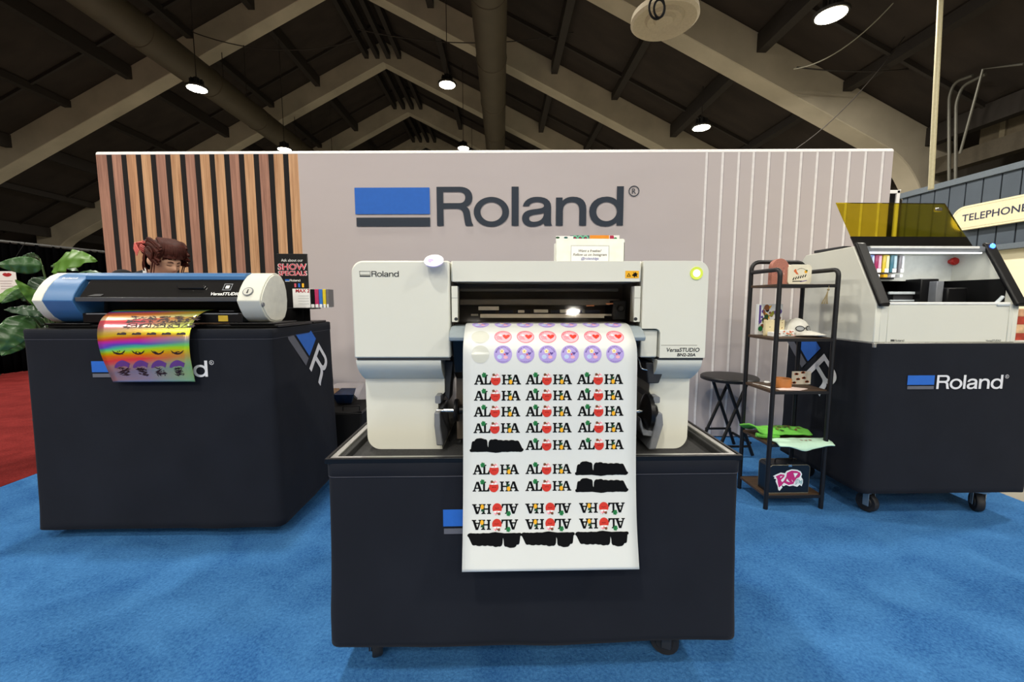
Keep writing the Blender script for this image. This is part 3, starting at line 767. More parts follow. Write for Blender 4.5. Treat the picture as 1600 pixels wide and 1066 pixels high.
poly = [(fx(1030,YB), zb)] + rrect(bx0, bx1, zb, zt2, .042, 8, '0100')[1:10] + [(bx1, zt2), (bx0, zt2), (bx0, fz(612,YB)), (fx(1022,YB), fz(618,YB)), (fx(1026,YB), fz(660,YB))]
MB().prism_y(poly, YB, PB-.02).build('right_base', PRINTER_WHITE, prt, bevel=.004)
# seams where covers meet the shoulders
MB().box(fx(555), fx(704), PY+.003, PB-.01, fz(563.2), zs_+.002).box(fx(1033), fx(1103), PY+.003, PB-.01, fz(563.2), zs_+.002).split('cover_joint', INKDK, prt)
# dark inner columns, roll holders, shaft and flanges
mb = MB(); mb.prism_y([(fx(689,1.30), fz(562,1.30)), (fx(709,1.30), fz(562,1.30)), (fx(704,1.30), fz(600,1.30)), (fx(702,1.30), fz(625,1.30)), (fx(694,1.30), fz(616,1.30))], 1.285, 1.36)
mb.prism_y([(fx(1002,1.30), fz(562,1.30)), (fx(1034,1.30), fz(562,1.30)), (fx(1023,1.30), fz(594,1.30)), (fx(1006,1.30), fz(594,1.30))], 1.24, 1.36)
mb.split('inner_bracket', DARKGREY, prt, bevel=.004)
mb = MB()
mb.prism_y([(fx(677,1.24), fz(644,1.24)), (fx(686,1.24), fz(644,1.24)), (fx(686.5,1.24), fz(664,1.24)), (fx(691,1.24), fz(696,1.24)), (fx(680,1.24), fz(696,1.24)), (fx(676.5,1.24), fz(664,1.24))], 1.235, 1.40)
mb.prism_y(rrect(fx(679,1.24), fx(688,1.24), fz(630,1.24), fz(618,1.24), .004, 4), 1.235, 1.40)
mb.split('roll_holder', MIDGREY, prt, bevel=.004)
mb = MB()
mb.prism_y([(fx(1031,1.24), fz(645,1.24)), (fx(1041,1.24), fz(646,1.24)), (fx(1043,1.24), fz(664,1.24)), (fx(1032,1.24), fz(703,1.24)), (fx(1021,1.24), fz(703,1.24)), (fx(1029,1.24), fz(665,1.24))], 1.235, 1.40)
mb.prism_y(rrect(fx(1026,1.24), fx(1036,1.24), fz(630,1.24), fz(620,1.24), .004, 4), 1.235, 1.40)
mb.prism_y([(fx(1008,1.24), fz(654,1.24)), (fx(1013,1.24), fz(672,1.24)), (fx(1030,1.24), fz(675,1.24)), (fx(1028,1.24), fz(684,1.24)), (fx(1012,1.24), fz(682,1.24)), (fx(1006,1.24), fz(664,1.24))], 1.24, 1.38)
mb.split('roll_holder', MIDGREY, prt, bevel=.004)
sy = 1.255
MB().tube([(fx(681,sy), sy, fz(641.5,sy)), (fx(712,sy), sy, fz(641.5,sy))], .0068, 14).tube([(fx(996,sy), sy, fz(643,sy)), (fx(1034,sy), sy, fz(643,sy))], .0068, 14).split('roll_shaft', CHROME, prt)
mb = MB(); mb.lathe([(.01,-.006),(.034,-.006),(.036,0),(.034,.006),(.012,.008),(.012,.03),(.01,.03)], (fx(713,sy), sy, fz(641,sy)), 24, 'x')
mb.lathe([(.01,-.02),(.026,-.02),(.055,-.006),(.056,.006),(.03,.012),(.02,.026),(.01,.026)], (fx(1018,sy), sy, fz(643,sy)), 24, 'x')
mb.split('media_flange', BLACKPL, prt)
mb = MB().tube(arc_pts([(fx(1003,1.22),1.22,fz(566,1.22)), (fx(1006,1.22),1.22,fz(577,1.22)), (fx(1015,1.22),1.215,fz(578,1.22))], .008), .0022, 8)
mb.tube([(fx(1000,1.22),1.24,fz(556,1.22)), (fx(1003,1.22),1.22,fz(566,1.22))], .0022, 8)
mb.split('latch_wire', CHROME, prt)
# rim light, labels and lettering
LEDW = mat('power_led', (250,250,200), .4, emit=1.2, emit_rgb=(250,255,210)); LEDG = mat('power_ring', (206,220,84), .4, emit=.18, emit_rgb=(220,240,80))
cx, cz = fx(1086), fz(427)
mb = MB(); mb.lathe([(.001,.004),(.0105,.003),(.011,-.001)], (cx, PY, cz), 24, 'y'); mb.mi = 1
mb.lathe([(.011,.002),(.0185,.0025),(.019,-.001)], (cx, PY, cz), 24, 'y'); mb.build('power_button', [LEDW, LEDG], prt)
for f in (prt,): pass
mb = MB()
fl = lambda a, b: (fx(583.2)+a*.0163, PY-.0006, fz(432.6)+b*.0163)
logo(mb, fl, 0, 0, 0, False, True)
text(mb, 'VersaSTUDIO', lambda u, v: (fx(1044)+u, PY-.0006, fz(550)+v), .0168, 'LEFT', .02, .15, 0)
text(mb, 'BN2-20A', lambda u, v: (fx(1061)+u, PY-.0006, fz(557)+v), .0125, 'LEFT', .03, .15, 0, 1.15)
mb.shape([[(fx(1036),fz(540.3)),(fx(1092),fz(540.3)),(fx(1092),fz(539.6)),(fx(1036),fz(539.6))]], lambda a, b: (a, PY-.0004, b), 1)
mb.build('cover_lettering', [INKDK, PRINTER_SEAM], prt, smooth=0)
mb = MB(); q = lambda a, b: (fx(a), PY+.0052, fz(b))
mb.shape([[(978,434.5),(999,434.5),(999,423),(978,423)]], q, 0)
q2 = lambda a, b: (fx(a), PY+.0046, fz(b))
mb.shape([[(980.2,432),(986.5,432),(983.3,426)], [(981.6,431.2),(985.1,431.2),(983.3,427.8)]], q2, 1)
mb.shape(path('M988,430 L991,427 L990,425 L992.5,426.5 L994,424.5 L995,427 L997.5,427.5 L995.5,429.5 L997,432.5 L993.5,431.5 L992,434 L991,431.5 Z'), q2, 1)
mb.build('warning_label', [mat('warning_yellow', (240,176,30), .5), INK], prt, smooth=0)
prt.rotation_euler.z = math.radians(-1.0)

# ---------------------------------------------------------------- printed sticker sheet
zbot = at(722, 894, 1.05).z
PROF = [(1.268,1.0835),(1.22,1.0825),(1.19,1.0765),(1.163,1.0625),(1.141,1.046),(1.1235,1.030),(1.1145,1.005),(1.111,.965),(1.110,.92),(1.107,.83),(1.103,.72),(1.094,.62),(1.078,.52),(1.05,zbot)]
def resample(pr, n):
    pts = [Vector((0,)+p) for p in pr]
    out = []
    for i in range(len(pts)-1):
        p0, p1, p2, p3 = pts[max(i-1,0)], pts[i], pts[i+1], pts[min(i+2,len(pts)-1)]
        for k in range(n):
            t_ = k/n; out.append(.5*((2*p1)+(p2-p0)*t_+(2*p0-5*p1+4*p2-p3)*t_*t_+(3*p1-p0-3*p2+p3)*t_**3))
    out.append(pts[-1]); return out
class Sheet:
    def __init__(s, prof, xl0, xr0, xl1, xr1, n=8):
        s.p = resample(prof, n); s.S = [0]
        for a, b in zip(s.p, s.p[1:]): s.S.append(s.S[-1]+(b-a).length)
        s.e = (xl0, xr0, xl1, xr1); s.L = s.S[-1]
    def yz(s, q):
        q = min(max(q, 0), s.L); i = 0
        for i in range(len(s.S)-1):
            if s.S[i+1] >= q: break
        t_ = (q-s.S[i])/max(1e-9, s.S[i+1]-s.S[i]); p = s.p[i].lerp(s.p[i+1], t_); d = (s.p[i+1]-s.p[i]).normalized()
        return p, Vector((0, d.z, -d.y))     # outward (front / up) direction
    def pt(s, x, q, e=0.0):
        p, n = s.yz(q)
        if n.y > 0: n = -n
        return Vector((x, p.y, p.z)) + n*e
    def locate(s, px, py):
        lo, hi = 0, s.L
        for _ in range(40):
            m = (lo+hi)/2
            if proj(s.pt(.1, m))[1] < py: lo = m
            else: hi = m
        p = s.pt(0, lo); return at(px, py, p.y).x, lo
    def build(s, name, m, parent, nu=14):
        mb = MB(); a, b, c, d = s.e
        nn = len(s.p)-1
        mb.grid(lambda u, v: s.pt(lerp(lerp(a, c, s.S[int(round(v*nn))]/s.L), lerp(b, d, s.S[int(round(v*nn))]/s.L), u), s.S[int(round(v*nn))]), nu, nn)
        return mb.build(name, m, parent, smooth=80, solid=.0007)
sh = Sheet(PROF, -.107, .371, -.1115, .3745)
st = thing('sticker_sheet', (.13, 1.13, 1.07), 'long white vinyl sheet of printed stickers hanging from the white printer', 'sticker sheet')
sh.build('vinyl', PAPER, st)
PM = [INK, RED, GREEN, YEL, DKGREEN, WHITE, BROWN, PINK, ROSE, PURPLE, VIOLET, CREAMINK, CLEARV, PALEBLUE, mat('ink_grey_outline', (206,208,206), .5)]
GA = path('M0,0 L0,.1 L.12,.13 L.47,1 L.76,1 L1.12,.13 L1.24,.1 L1.24,0 L.70,0 L.70,.1 L.82,.13 L.76,.28 L.36,.28 L.30,.13 L.42,.1 L.42,0 Z M.415,.41 L.56,.77 L.71,.41 Z')
GL = path('M0,0 L0,.1 L.13,.13 L.13,.87 L0,.9 L0,1 L.5,1 L.5,.9 L.37,.87 L.37,.14 L.62,.14 C.7,.18 .76,.28 .78,.42 L.9,.42 L.9,0 Z')
GH = path('M0,0 L0,.1 L.13,.13 L.13,.87 L0,.9 L0,1 L.5,1 L.5,.9 L.38,.87 L.38,.57 L.8,.57 L.8,.87 L.68,.9 L.68,1 L1.18,1 L1.18,.9 L1.05,.87 L1.05,.13 L1.18,.1 L1.18,0 L.68,0 L.68,.1 L.8,.13 L.8,.43 L.38,.43 L.38,.13 L.5,.1 L.5,0 Z')
LEAF5 = path('M1.2,.74 C1.05,.7 .9,.8 .98,.92 C.86,1.0 .92,1.12 1.04,1.1 C1.0,1.24 1.2,1.3 1.26,1.18 C1.36,1.26 1.5,1.16 1.42,1.06 C1.54,1.0 1.5,.86 1.38,.88 C1.4,.76 1.28,.7 1.2,.74 Z', 4)
BLOB = path('M0,.1 C-.02,.18 .02,.22 .06,.22 L.1,.6 C.1,.75 .15,.82 .25,.8 C.28,.92 .36,1.02 .5,1 C.62,1.05 .72,.95 .78,.93 C.86,.95 .92,.88 .93,.78 L.94,.5 C.95,.4 .97,.36 .98,.34 L1.0,.7 C1.02,.9 1.14,.95 1.22,.9 C1.36,.98 1.46,.92 1.5,.86 C1.66,.9 1.72,.84 1.78,.82 C1.9,.9 2.02,.84 2.06,.82 C2.2,.9 2.32,.86 2.4,.8 C2.56,.86 2.6,.78 2.62,.7 L2.78,.26 C2.86,.22 2.88,.1 2.8,.04 C2.76,-.02 2.66,-.04 2.58,.0 C2.5,-.03 2.4,.04 2.3,.0 C2.2,.04 2.1,.0 2.0,-.02 C1.9,.02 1.8,-.02 1.72,.0 C1.5,-.06 1.36,-.1 1.24,-.04 C1.1,-.02 1.0,-.0 .9,.02 C.7,.0 .5,.02 .4,.0 C.28,.04 .16,.0 .1,.0 C.04,.0 .0,.04 0,.1 Z', 3)
def aloha(mb, f):
    off = lambda g, dx: [[(a+dx, b) for a, b in c] for c in g]
    for g, dx in ((GA, 0), (GL, 1.15), (GH, 3.34), (GA, 4.42)): mb.shape(off(g, dx), f, 0)
    g1 = lambda e: (lambda a, b: f(a, b, e))
    for c in LEAF5: mb.shape([c], g1(.0006), 2)
    mb.shape([[(1.18,.74),(1.24,.74),(1.26,1.14),(1.2,1.14)]], g1(.0009), 4)
    mb.shape([circ(2.6,.46,.585,26,.54)], g1(.0006), 1)
    mb.shape(path('M2.08,.74 C2.2,.92 3.0,.92 3.12,.74 C2.95,.66 2.25,.66 2.08,.74 Z'), g1(.0009), 5)
    mb.shape([circ(2.36,1.0,.17,12,.13)], g1(.0008), 6); mb.shape([circ(2.85,.97,.22,14,.15)], g1(.0008), 5)
    mb.shape([circ(2.85,.97,.17,12,.10)], g1(.0010), 7)
    mb.shape([[(2.56,.72),(2.62,.72),(2.8,1.1),(2.74,1.12)]], g1(.0012), 1)
    for a, b in ((2.45,.42),(2.62,.44),(2.8,.42)): mb.shape([circ(a,b,.045,8)], g1(.0009), 0)
    mb.shape([circ(4.42,.27,.21,16,.24)], g1(.0010), 3)
    mb.shape(path('M4.34,.46 L4.05,.56 L4.22,.60 L4.08,.78 L4.28,.72 L4.34,.9 L4.42,.72 L4.6,.74 L4.5,.5 Z'), g1(.0008), 4)
mb = MB()
def frame_at(px, py, unit, flip=False, vs=1.0):
    x0, s0 = sh.locate(px, py); k = -1 if flip else 1
    return lambda a, b, e=0.0004: sh.pt(x0+k*a*unit, s0-k*b*unit*vs, .0007+e)
ALOHA_ROWS = [(593, 'aaa'), (618, 'aaa'), (643, 'aaa'), (668.5, 'aaa'), (695.5, 'baa'), (733, 'aab'), (759.5, 'aab'), (794.5, 'fff'), (819, 'fff'), (843, 'ccc')]
for py, kinds_ in ALOHA_ROWS:
    t_ = (py-593)/(843-593)
    for j, kd in enumerate(kinds_):
        px = lerp((777.5, 857.5, 937.5)[j], (773, 856.5, 941)[j], t_)
        un = .1345/5.66*.955
        if kd == 'a': f = frame_at(px, py, un, False, 1.2); aloha(mb, (lambda f: lambda a, b, e=.0004: f(a-2.83, b-.5, e))(f))
        elif kd == 'f': f = frame_at(px, py, un, True, 1.2); aloha(mb, (lambda f: lambda a, b, e=.0004: f(a-2.83, b-.5, e))(f))
        else:
            f = frame_at(px, py, .0525, kd == 'c')
            for c in BLOB: mb.shape([c], (lambda f: lambda a, b: f(a-1.41, (b-.47)*.74, .0005))(f), 0)
def round_sticker(px, py, kind, edge=None):
    f = frame_at(px, py, .0248)
    if edge:
        x0, s0 = sh.locate(px, edge); s0 -= .0248; f = lambda a, b, e=0.0004: sh.pt(x0+a*.0248, s0-b*.0248, .0007+e)
    g1 = lambda e: (lambda a, b: f(a, b, e))
    if kind == 'clear':
        mb.shape([circ(0,0,1,28), circ(0,0,.965,28)], g1(.0006), 14); mb.shape([circ(0,0,.965,28)], g1(.0004), 12); return
    if kind == 'cream': mb.shape([circ(0,0,1,28)], g1(.0004), 12); return
    pk = kind == 'pink'
    mb.shape([circ(0,0,1,30)], g1(.0003), 7 if pk else 9)
    mb.shape([circ(0,0,.97,30), circ(0,0,.91,30)], g1(.0005), 8 if pk else 9)
    def arc(u, v): q = PI/2 - u/.76; r = .70+v; return f(r*math.cos(q), r*math.sin(q), .0007)
    text(mb, 'MADE WITH LOVE', arc, .25, 'CENTER', .012, 0, 8 if pk else 10)
    if pk:
        mb.shape(path('M.32,-.42 C.0,-.1 -.08,.1 -.02,.22 C.06,.36 .24,.34 .34,.16 C.46,.36 .72,.34 .76,.16 C.8,0 .6,-.2 .32,-.42 Z'), g1(.0008), 1)
        for k in range(3):
            c = -.48+.06*k; b = -.05-.2*k
            mb.shape([[(c-.3,b),(c,b+.14),(c+.3,b),(c+.3,b-.07),(c,b+.06),(c-.3,b-.07)]], g1(.0007), 8)
        mb.shape([circ(-.3,.2,.16,10)], g1(.0006), 5)
    else:
        for k in range(5): q = 2*PI*k/5+.3; mb.shape([circ(-.12+.13*math.cos(q), .32+.13*math.sin(q), .13, 10)], g1(.0006), 11)
        mb.shape([circ(-.12,.32,.08,10)], g1(.0008), 3)
        mb.shape(path('M.44,-.1 C.26,.06 .22,.16 .28,.22 C.34,.26 .4,.2 .44,.14 C.48,.22 .58,.24 .62,.16 C.64,.06 .56,.0 .44,-.1 Z'), g1(.0007), 10)
        mb.shape([circ(.18,-.02,.11,10)], g1(.0007), 8); mb.shape([circ(-.38,-.3,.27,14,.24)], g1(.0005), 13); mb.shape([circ(.3,-.34,.24,14,.18)], g1(.0005), 7)
        for k in range(11): mb.shape([circ(-.5+.1*k, -.72-.12*(1-((k-5)/5)**2), .035, 6)], g1(.0006), 10)
for j, px in enumerate((750.5, 786, 821, 855.5, 890.5, 926, 961)):
    round_sticker(px, 526.5, 'cream' if j == 0 else 'pink')
    round_sticker(px, 553.5, 'clear' if j == 0 else 'purple')
    round_sticker(px, 513, 'purple', 512.5)
mb.build('sticker_print', PM, st, smooth=0)

# ---------------------------------------------------------------- lilac badge and freebie holder on top of the printer
c = at(678, 408, 1.185)
t = thing('round_badge', c, 'small lilac round badge lying over the top front edge of the white printer', 'badge')
mb = MB(); tilt = math.radians(48)
U = Vector((1,0,0)); V = Vector((0, math.sin(tilt), math.cos(tilt)))*1.0; Nn = U.cross(V)
if Nn.y > 0: Nn = -Nn
mb.shape([circ(0,0,.0275,32)], lambda a, b: c+U*a+V*b-Nn*.002); mb.shape([circ(0,0,.0275,32)], lambda a, b: c+U*a+V*b+Nn*.002)
k = len(mb.v); cc = circ(0,0,.0275,32); mb.add([c+U*a+V*b-Nn*.002 for a, b in cc]+[c+U*a+V*b+Nn*.002 for a, b in cc], [(i, (i+1)%32, 32+(i+1)%32, 32+i) for i in range(32)])
mb.build('disc', mat('badge_lilac', (224,212,246), .3), t, smooth=30)
mb = MB(); fb = lambda a, b: c+U*a*.0275+V*b*.0275+Nn*.0026
mb.shape([circ(0,0,.96,28), circ(0,0,.8,28)], fb, 0); mb.shape([circ(-.35,.0,.3,14)], fb, 1); mb.shape([circ(.2,.05,.26,14)], fb, 2); mb.shape([circ(.0,-.3,.2,14)], fb, 0)
mb.build('print', [mat('badge_rim', (240,234,250), .3), PURPLE, PALEBLUE], t, smooth=0)
Yh = 1.47
x0, x1 = at(869, 390, Yh).x, at(976, 390, Yh).x; zt_ = at(900, 373, Yh).z; zb_ = 1.266
t = thing('flyer_holder', ((x0+x1)/2, Yh, zb_), 'white flyer holder with a small printed notice on top of the white printer', 'flyer holder')
mb = MB(); mb.prism_y(rrect(x0, x1, zb_, zt_, .008, 5, '0011'), Yh, Yh+.004); mb.box(x0, x1, Yh+.004, Yh+.06, zb_, zb_+.004); mb.box(x0, x1, Yh+.056, Yh+.06, zb_, zt_-.01)
mb.box(x0, x0+.003, Yh, Yh+.06, zb_, zt_-.012); mb.box(x1-.003, x1, Yh, Yh+.06, zb_, zt_-.012)
mb.build('acrylic_body', mat('holder_white', (226,230,224), .35), t, bevel=.0012)
nx0, nx1 = at(892, 390, Yh).x, at(951.5, 390, Yh).x; nzt = at(920, 384, Yh).z
pl = lambda a, b: (a, Yh-.0012, b)
mb = MB(); mb.shape([[(nx0, zb_+.005), (nx1, zb_+.005), (nx1, nzt), (nx0, nzt)]], lambda a, b: (a, Yh-.0008, b), 0)
lw = .0008; mb.shape([[(nx0,zb_+.005),(nx1,zb_+.005),(nx1,nzt),(nx0,nzt)], [(nx0+lw,zb_+.006),(nx1-lw,zb_+.006),(nx1-lw,nzt-lw),(nx0+lw,nzt-lw)]], pl, 1)
xc = (nx0+nx1)/2
for s_, py, mi in (('Want a freebie?', 394, 1), ('Follow us on Instagram', 400, 1), ('@rolanddga', 406, 2)):
    text(mb, s_, lambda u, v: (xc+u, Yh-.0014, at(920, py, Yh).z+v), .0128, 'CENTER', .008, .25, mi)
mb.build('notice', [WHITE, INKDK, mat('handle_blue', (52,70,160), .5)], t, smooth=0)
# postcards standing in the holder, each a card of its own
for k, (pa, pb, pt, m_, lab) in enumerate(((866, 896, 369, 'a', 'white flyer with dark green leaves standing in the holder'), (890, 921, 368, 'b', 'flyer with dark teal swirls standing in the holder'),
        (921, 952, 367.5, 'c', 'orange flyer standing in the holder'), (950, 968, 367.5, 'd', 'white flyer with a crimson patch standing in the holder'))):
    y = Yh+.012+.008*k; a, b = at(pa, 380, y).x, at(pb, 380, y).x; z1 = at(900, pt, y).z
    if k == 0: a = at(866, 380, y).x
    t2 = thing('flyer', ((a+b)/2, y, zb_+.005), lab, 'flyer', 'flyers in the holder')
    base = {'a': WHITE, 'b': TEAL, 'c': ORANGE, 'd': WHITE}[m_]
    MB().box(a+.001 if k else a+.006, b-.001, y, y+.0012, zb_+.005, z1).build('card', base, t2)
    mb = MB(); g = lambda u, v: (lerp(a+.006, b-.002, u), y-.0006, z1-.040+.040*v)
    if m_ == 'a':
        for q in range(6): mb.shape([circ(.1+.16*q, .86-.2*(q%3), .12, 8, .09)], g, q % 2)
    elif m_ == 'b':
        for q in range(3): mb.shape([circ(.2+.3*q, .75, .17, 14, .26), circ(.2+.3*q, .75, .10, 14, .15)], g, 0); mb.shape([circ(.2+.3*q, .75, .06, 8, .1)], g, 1)
    elif m_ == 'c': mb.shape([[(0,.7),(1,.76),(1,.8),(0,.74)]], g, 0); mb.shape([[(.3,.1),(.7,.1),(.7,.5),(.3,.5)]], g, 1)
    else: mb.shape([[(.0,.6),(.5,.6),(.4,.98),(.0,.98)]], g, 1); mb.shape([circ(.6,.7,.18,10,.12)], g, 0)
    mb.build('print', {'a': [DKGREEN, TEAL], 'b': [mat('mint_swirl',(120,196,160),.5), mat('crimson',(170,30,70),.5)], 'c': [YEL, BROWN], 'd': [GREEN, mat('crimson',(170,30,70),.5)]}[m_], t2, smooth=0)
# ================================================================ LEFT CART, BLUE PRINTER
LX0, LX1, LY0, LY1, LZT = -2.205, -1.083, 1.93, 2.60, 1.018
cartL, frontL, sideL = make_cart('display_cart', 'tall cart in a black fabric cover, carrying the blue desktop printer',
    LX0, LX1, LY0, LY1, LZT, .062, 4.1, casters=((-2.03,2.02,.2), (-1.2,2.02,.9), (-2.06,2.5,.1), (-1.2,2.5,.5)), rim='thin', cr=.026, amp=.014, flare=.012, hemwave=.010)
mb = MB(); o_ = at(201.5, 589, LY0-.004); logo(mb, lambda a, b: frontL(o_.x+a*.0757, o_.z+b*.0757, .005), 0, 1, 2)
mb.build('logo', [LOGOWHITE, LOGOBLUE, LOGOBAR], cartL, smooth=0)
# turned emblem on the cart side: stripe, blue field and the initial, running down to the right and cut by the cover's top
def clip_top(poly, zmax, zf):
    out = []
    for i in range(len(poly)):
        a, b = poly[i], poly[(i+1) % len(poly)]; fa, fb_ = zf(a)-zmax, zf(b)-zmax
        if fa <= 0: out.append(a)
        if fa*fb_ < 0: t_ = fa/(fa-fb_); out.append((a[0]+(b[0]-a[0])*t_, a[1]+(b[1]-a[1])*t_))
    return out
def emblem(mb, h0, z0, un, zmax, fn):
    k = un/math.sqrt(2)
    H = lambda a, b: h0+(a+b)*k; Z = lambda a, b: z0+(b-a)*k
    f = lambda a, b: fn(H(a, b), Z(a, b))
    mb.shape(GLYPH_R, f, 0)
    for poly, mi in (([(-2.133,.305),(-.22,.305),(-.22,.985),(-2.133,.985)], 1), ([(-2.11,-.05),(-.22,-.05),(-.22,.217),(-2.11,.217)], 2)):
        q = clip_top(poly, zmax, lambda p: Z(*p))
        if len(q) > 2: mb.shape([q], f, mi)
mb = MB(); emblem(mb, 2.275, .775, .185, LZT-.002, lambda h, z: sideL(h, z, 1, .006 if z < LZT-.05 else .0035))
mb.build('side_emblem', [LOGOWHITE, LOGOBLUE, LOGOBAR], cartL, smooth=0)

BLUEPL = mat('printer_blue', (62,110,160), 0.38, var=.02); DKGLASS = mat('dark_lid', (34,33,33), 0.1, var=.05)
bp_ = thing('desktop_printer', (-1.65, 2.08, LZT+.004), 'blue and white desktop printer with black window and rainbow sheet', 'printer')
prof = [(1.945,1.150),(1.958,1.180),(1.980,1.214),(2.005,1.243),(2.035,1.268),(2.070,1.284),(2.105,1.287),(2.145,1.275),(2.175,1.246),(2.19,1.205),(2.194,1.15),(2.186,1.10),(2.165,1.065),(2.13,1.045),(2.07,1.042),(2.025,1.050),(1.990,1.075),(1.965,1.110)]
xa, xb, xc_, xd, xe = -2.168, -2.122, -1.985, -1.238, -1.132
MB().prism_x(prof, xa, xb).build('left_end_cap', PRINTER_WHITE, bp_, bevel=.003, smooth=30)
MB().prism_x(prof, xb+.0005, xc_).build('blue_end', BLUEPL, bp_, bevel=.003, smooth=30)
MB().prism_x(prof, xd, xe).build('right_end_cap', PRINTER_WHITE, bp_, bevel=.004, smooth=30)
inset = [(lerp(2.075, y, .93), lerp(1.16, z, .93)) for y, z in prof]
MB().prism_x(inset, xe-.001, xe+.004).build('side_plate', mat('side_plate_white', (226,226,214), .4), bp_, bevel=.002)
mb = MB(); mb.lathe([(.001,-.003),(.010,-.003),(.011,0)], atx(411, 476, xe+.004), 20, 'x')
mb.lathe([(.001,.003),(.010,.003),(.011,0)], atx(411, 476, xe+.004), 20, 'x'); mb.split('side_cap_screw', MIDGREY, bp_)
# round dial on the sloped front of the right cap
d0 = Vector((xd+.045, 1.9665, 1.198)); tU = Vector((1,0,0)); tV = (Vector((0,2.005,1.243))-Vector((0,1.958,1.180))).normalized(); tN = Vector((0,-tV.z,tV.y))
pd = lambda a, b, e=.0014: d0 + tU*a + tV*b + tN*e
mb = MB(); mb.shape([circ(0,-.006,.024,28)], pd, 0); mb.shape([circ(0,-.006,.020,28)], lambda a, b: pd(a, b, .0020), 1)
mb.shape([[(-.004,-.012),(.004,-.012),(.002,.012),(-.002,.012)]], lambda a, b: pd(a, b-.006, .0026), 2); mb.build('dial', [MIDGREY, mat('dial_face', (200,200,192), .3), INKDK], bp_, smooth=0)
# middle: back body, blue lid strip, dark lid, dark lip
MB().prism_x([(2.11,1.284),(2.145,1.275),(2.175,1.246),(2.19,1.205),(2.194,1.15),(2.186,1.10),(2.165,1.065),(2.13,1.045),(2.09,1.045)], xc_, xd).build('rear_body', BLACKPL, bp_, smooth=30)
MB().prism_x([(2.018,1.250),(2.018,1.268),(2.030,1.280),(2.070,1.2855),(2.112,1.2865),(2.112,1.270),(2.06,1.266),(2.03,1.248)], xc_, xd+.002).build('lid_strip', BLUEPL, bp_, bevel=.002)
mb = MB(); mb.prism_x([(2.026,1.254),(2.036,1.248),(1.972,1.163),(1.960,1.165)], xc_+.02, xd-.002)
mb.build('window_lid', DKGLASS, bp_, bevel=.001)
mb = MB(); mb.prism_x([(1.955,1.166),(1.972,1.166),(1.975,1.148),(1.956,1.146)], xc_+.003, xd-.002); mb.build('lid_edge', mat('lid_edge_grey', (70,72,76), .35), bp_, bevel=.002)
MB().prism_x([(1.985,1.092),(2.10,1.098),(2.10,1.045),(1.985,1.045)], xc_, xd).build('output_lip', BLACKPL, bp_, bevel=.004)
MB().box(xc_+.02, xd-.02, 1.9835, 1.9855, 1.086, 1.0905).build('lip_line', MIDGREY, bp_)
sl = lambda a, b, e=.003: Vector((a, lerp(1.960, 2.026, b), lerp(1.165, 1.254, b))) + Vector((0,-.80,.6))*e
mb = MB(); hx0, hx1 = -1.54, -1.405
mb.prism([(hx0+.01,.42),(hx1-.005,.42),(hx1,.60),(hx0-.005,.64)], lambda a, b: sl(a, b, .012), lambda a, b: sl(a, b, .001))
mb.build('lid_handle', DKGLASS, bp_, bevel=.004)
mb = MB(); text(mb, 'VersaSTUDIO', lambda u, v: sl(-1.372+u, .10+v/.11), .024, 'LEFT', .02, .15, 0)
mb.shape([[(-1.325,.36),(-1.285,.36),(-1.285,.72),(-1.325,.72)], [(-1.321,.40),(-1.289,.40),(-1.289,.68),(-1.321,.68)]], sl, 1); mb.shape([[(-1.314,.46),(-1.296,.46),(-1.296,.62),(-1.314,.62)]], sl, 0)
mb.shape([[(-1.93,.05),(-1.87,.05),(-1.86,.16),(-1.90,.16)]], sl, 2)
mb.build('lid_lettering', [WHITE, MIDGREY, DARKGREY], bp_, smooth=0)
mb = MB(); text(mb, 'Roland', lambda u, v: (-2.09+u, lerp(2.005,2.035,.3+v*14)-.003, lerp(1.243,1.268,.3+v*14)+.0035), .026, 'LEFT', .01, 0, 0); mb.build('cap_lettering', WHITE, bp_, smooth=0)
MB().box(-2.15, -1.075, 1.985, 2.34, LZT+.004, LZT+.018).box(-1.30, -1.09, 1.975, 2.2, LZT+.018, LZT+.028).box(-2.16, -1.95, 1.98, 2.3, LZT+.018, LZT+.026).build('base_tray', BLACKPL, bp_, bevel=.003)
mb = MB(); a = at(350, 486, 1.99); mb.box(a.x-.03, a.x+.04, 2.0, 2.04, 1.098, 1.103); mb.mi = 1; mb.box(a.x-.025, a.x+.02, 1.984, 1.9845, 1.052, 1.080); mb.build('yellow_tag', [DARKGREY, mat('tag_yellow', (190,160,50), .5)], bp_)
# holographic sheet
HP = [(2.06,1.106),(2.02,1.1045),(1.985,1.099),(1.95,1.086),(1.918,1.064),(1.892,1.030),(1.877,.985),(1.872,.93),(1.877,.87),(1.893,.78)]
HP[-1] = (1.893, at(240, 597, 1.893).z)
hs = Sheet(HP, -1.862, -1.412, -1.785, -1.415)
holo = mat('holographic_film', (220,220,230), .22, 0.55, var=0)
N, L, b = nodes_of(holo)
tc = N.new('ShaderNodeTexCoord'); sp = N.new('ShaderNodeSeparateXYZ'); L.new(tc.outputs['UV'], sp.inputs[0])
mm = N.new('ShaderNodeMath'); mm.operation = 'MULTIPLY_ADD'; mm.inputs[1].default_value = 0.06
L.new(sp.outputs['X'], mm.inputs[0]); L.new(sp.outputs['Y'], mm.inputs[2])
n_ = N.new('ShaderNodeTexNoise'); n_.inputs['Scale'].default_value = 2.0; mp = N.new('ShaderNodeMapping'); mp.inputs['Scale'].default_value = (.7,7,1); L.new(tc.outputs['UV'], mp.inputs[0]); L.new(mp.outputs[0], n_.inputs['Vector'])
m3 = N.new('ShaderNodeMath'); m3.operation = 'MULTIPLY_ADD'; m3.inputs[1].default_value = .06; L.new(n_.outputs['Fac'], m3.inputs[0]); L.new(mm.outputs[0], m3.inputs[2])
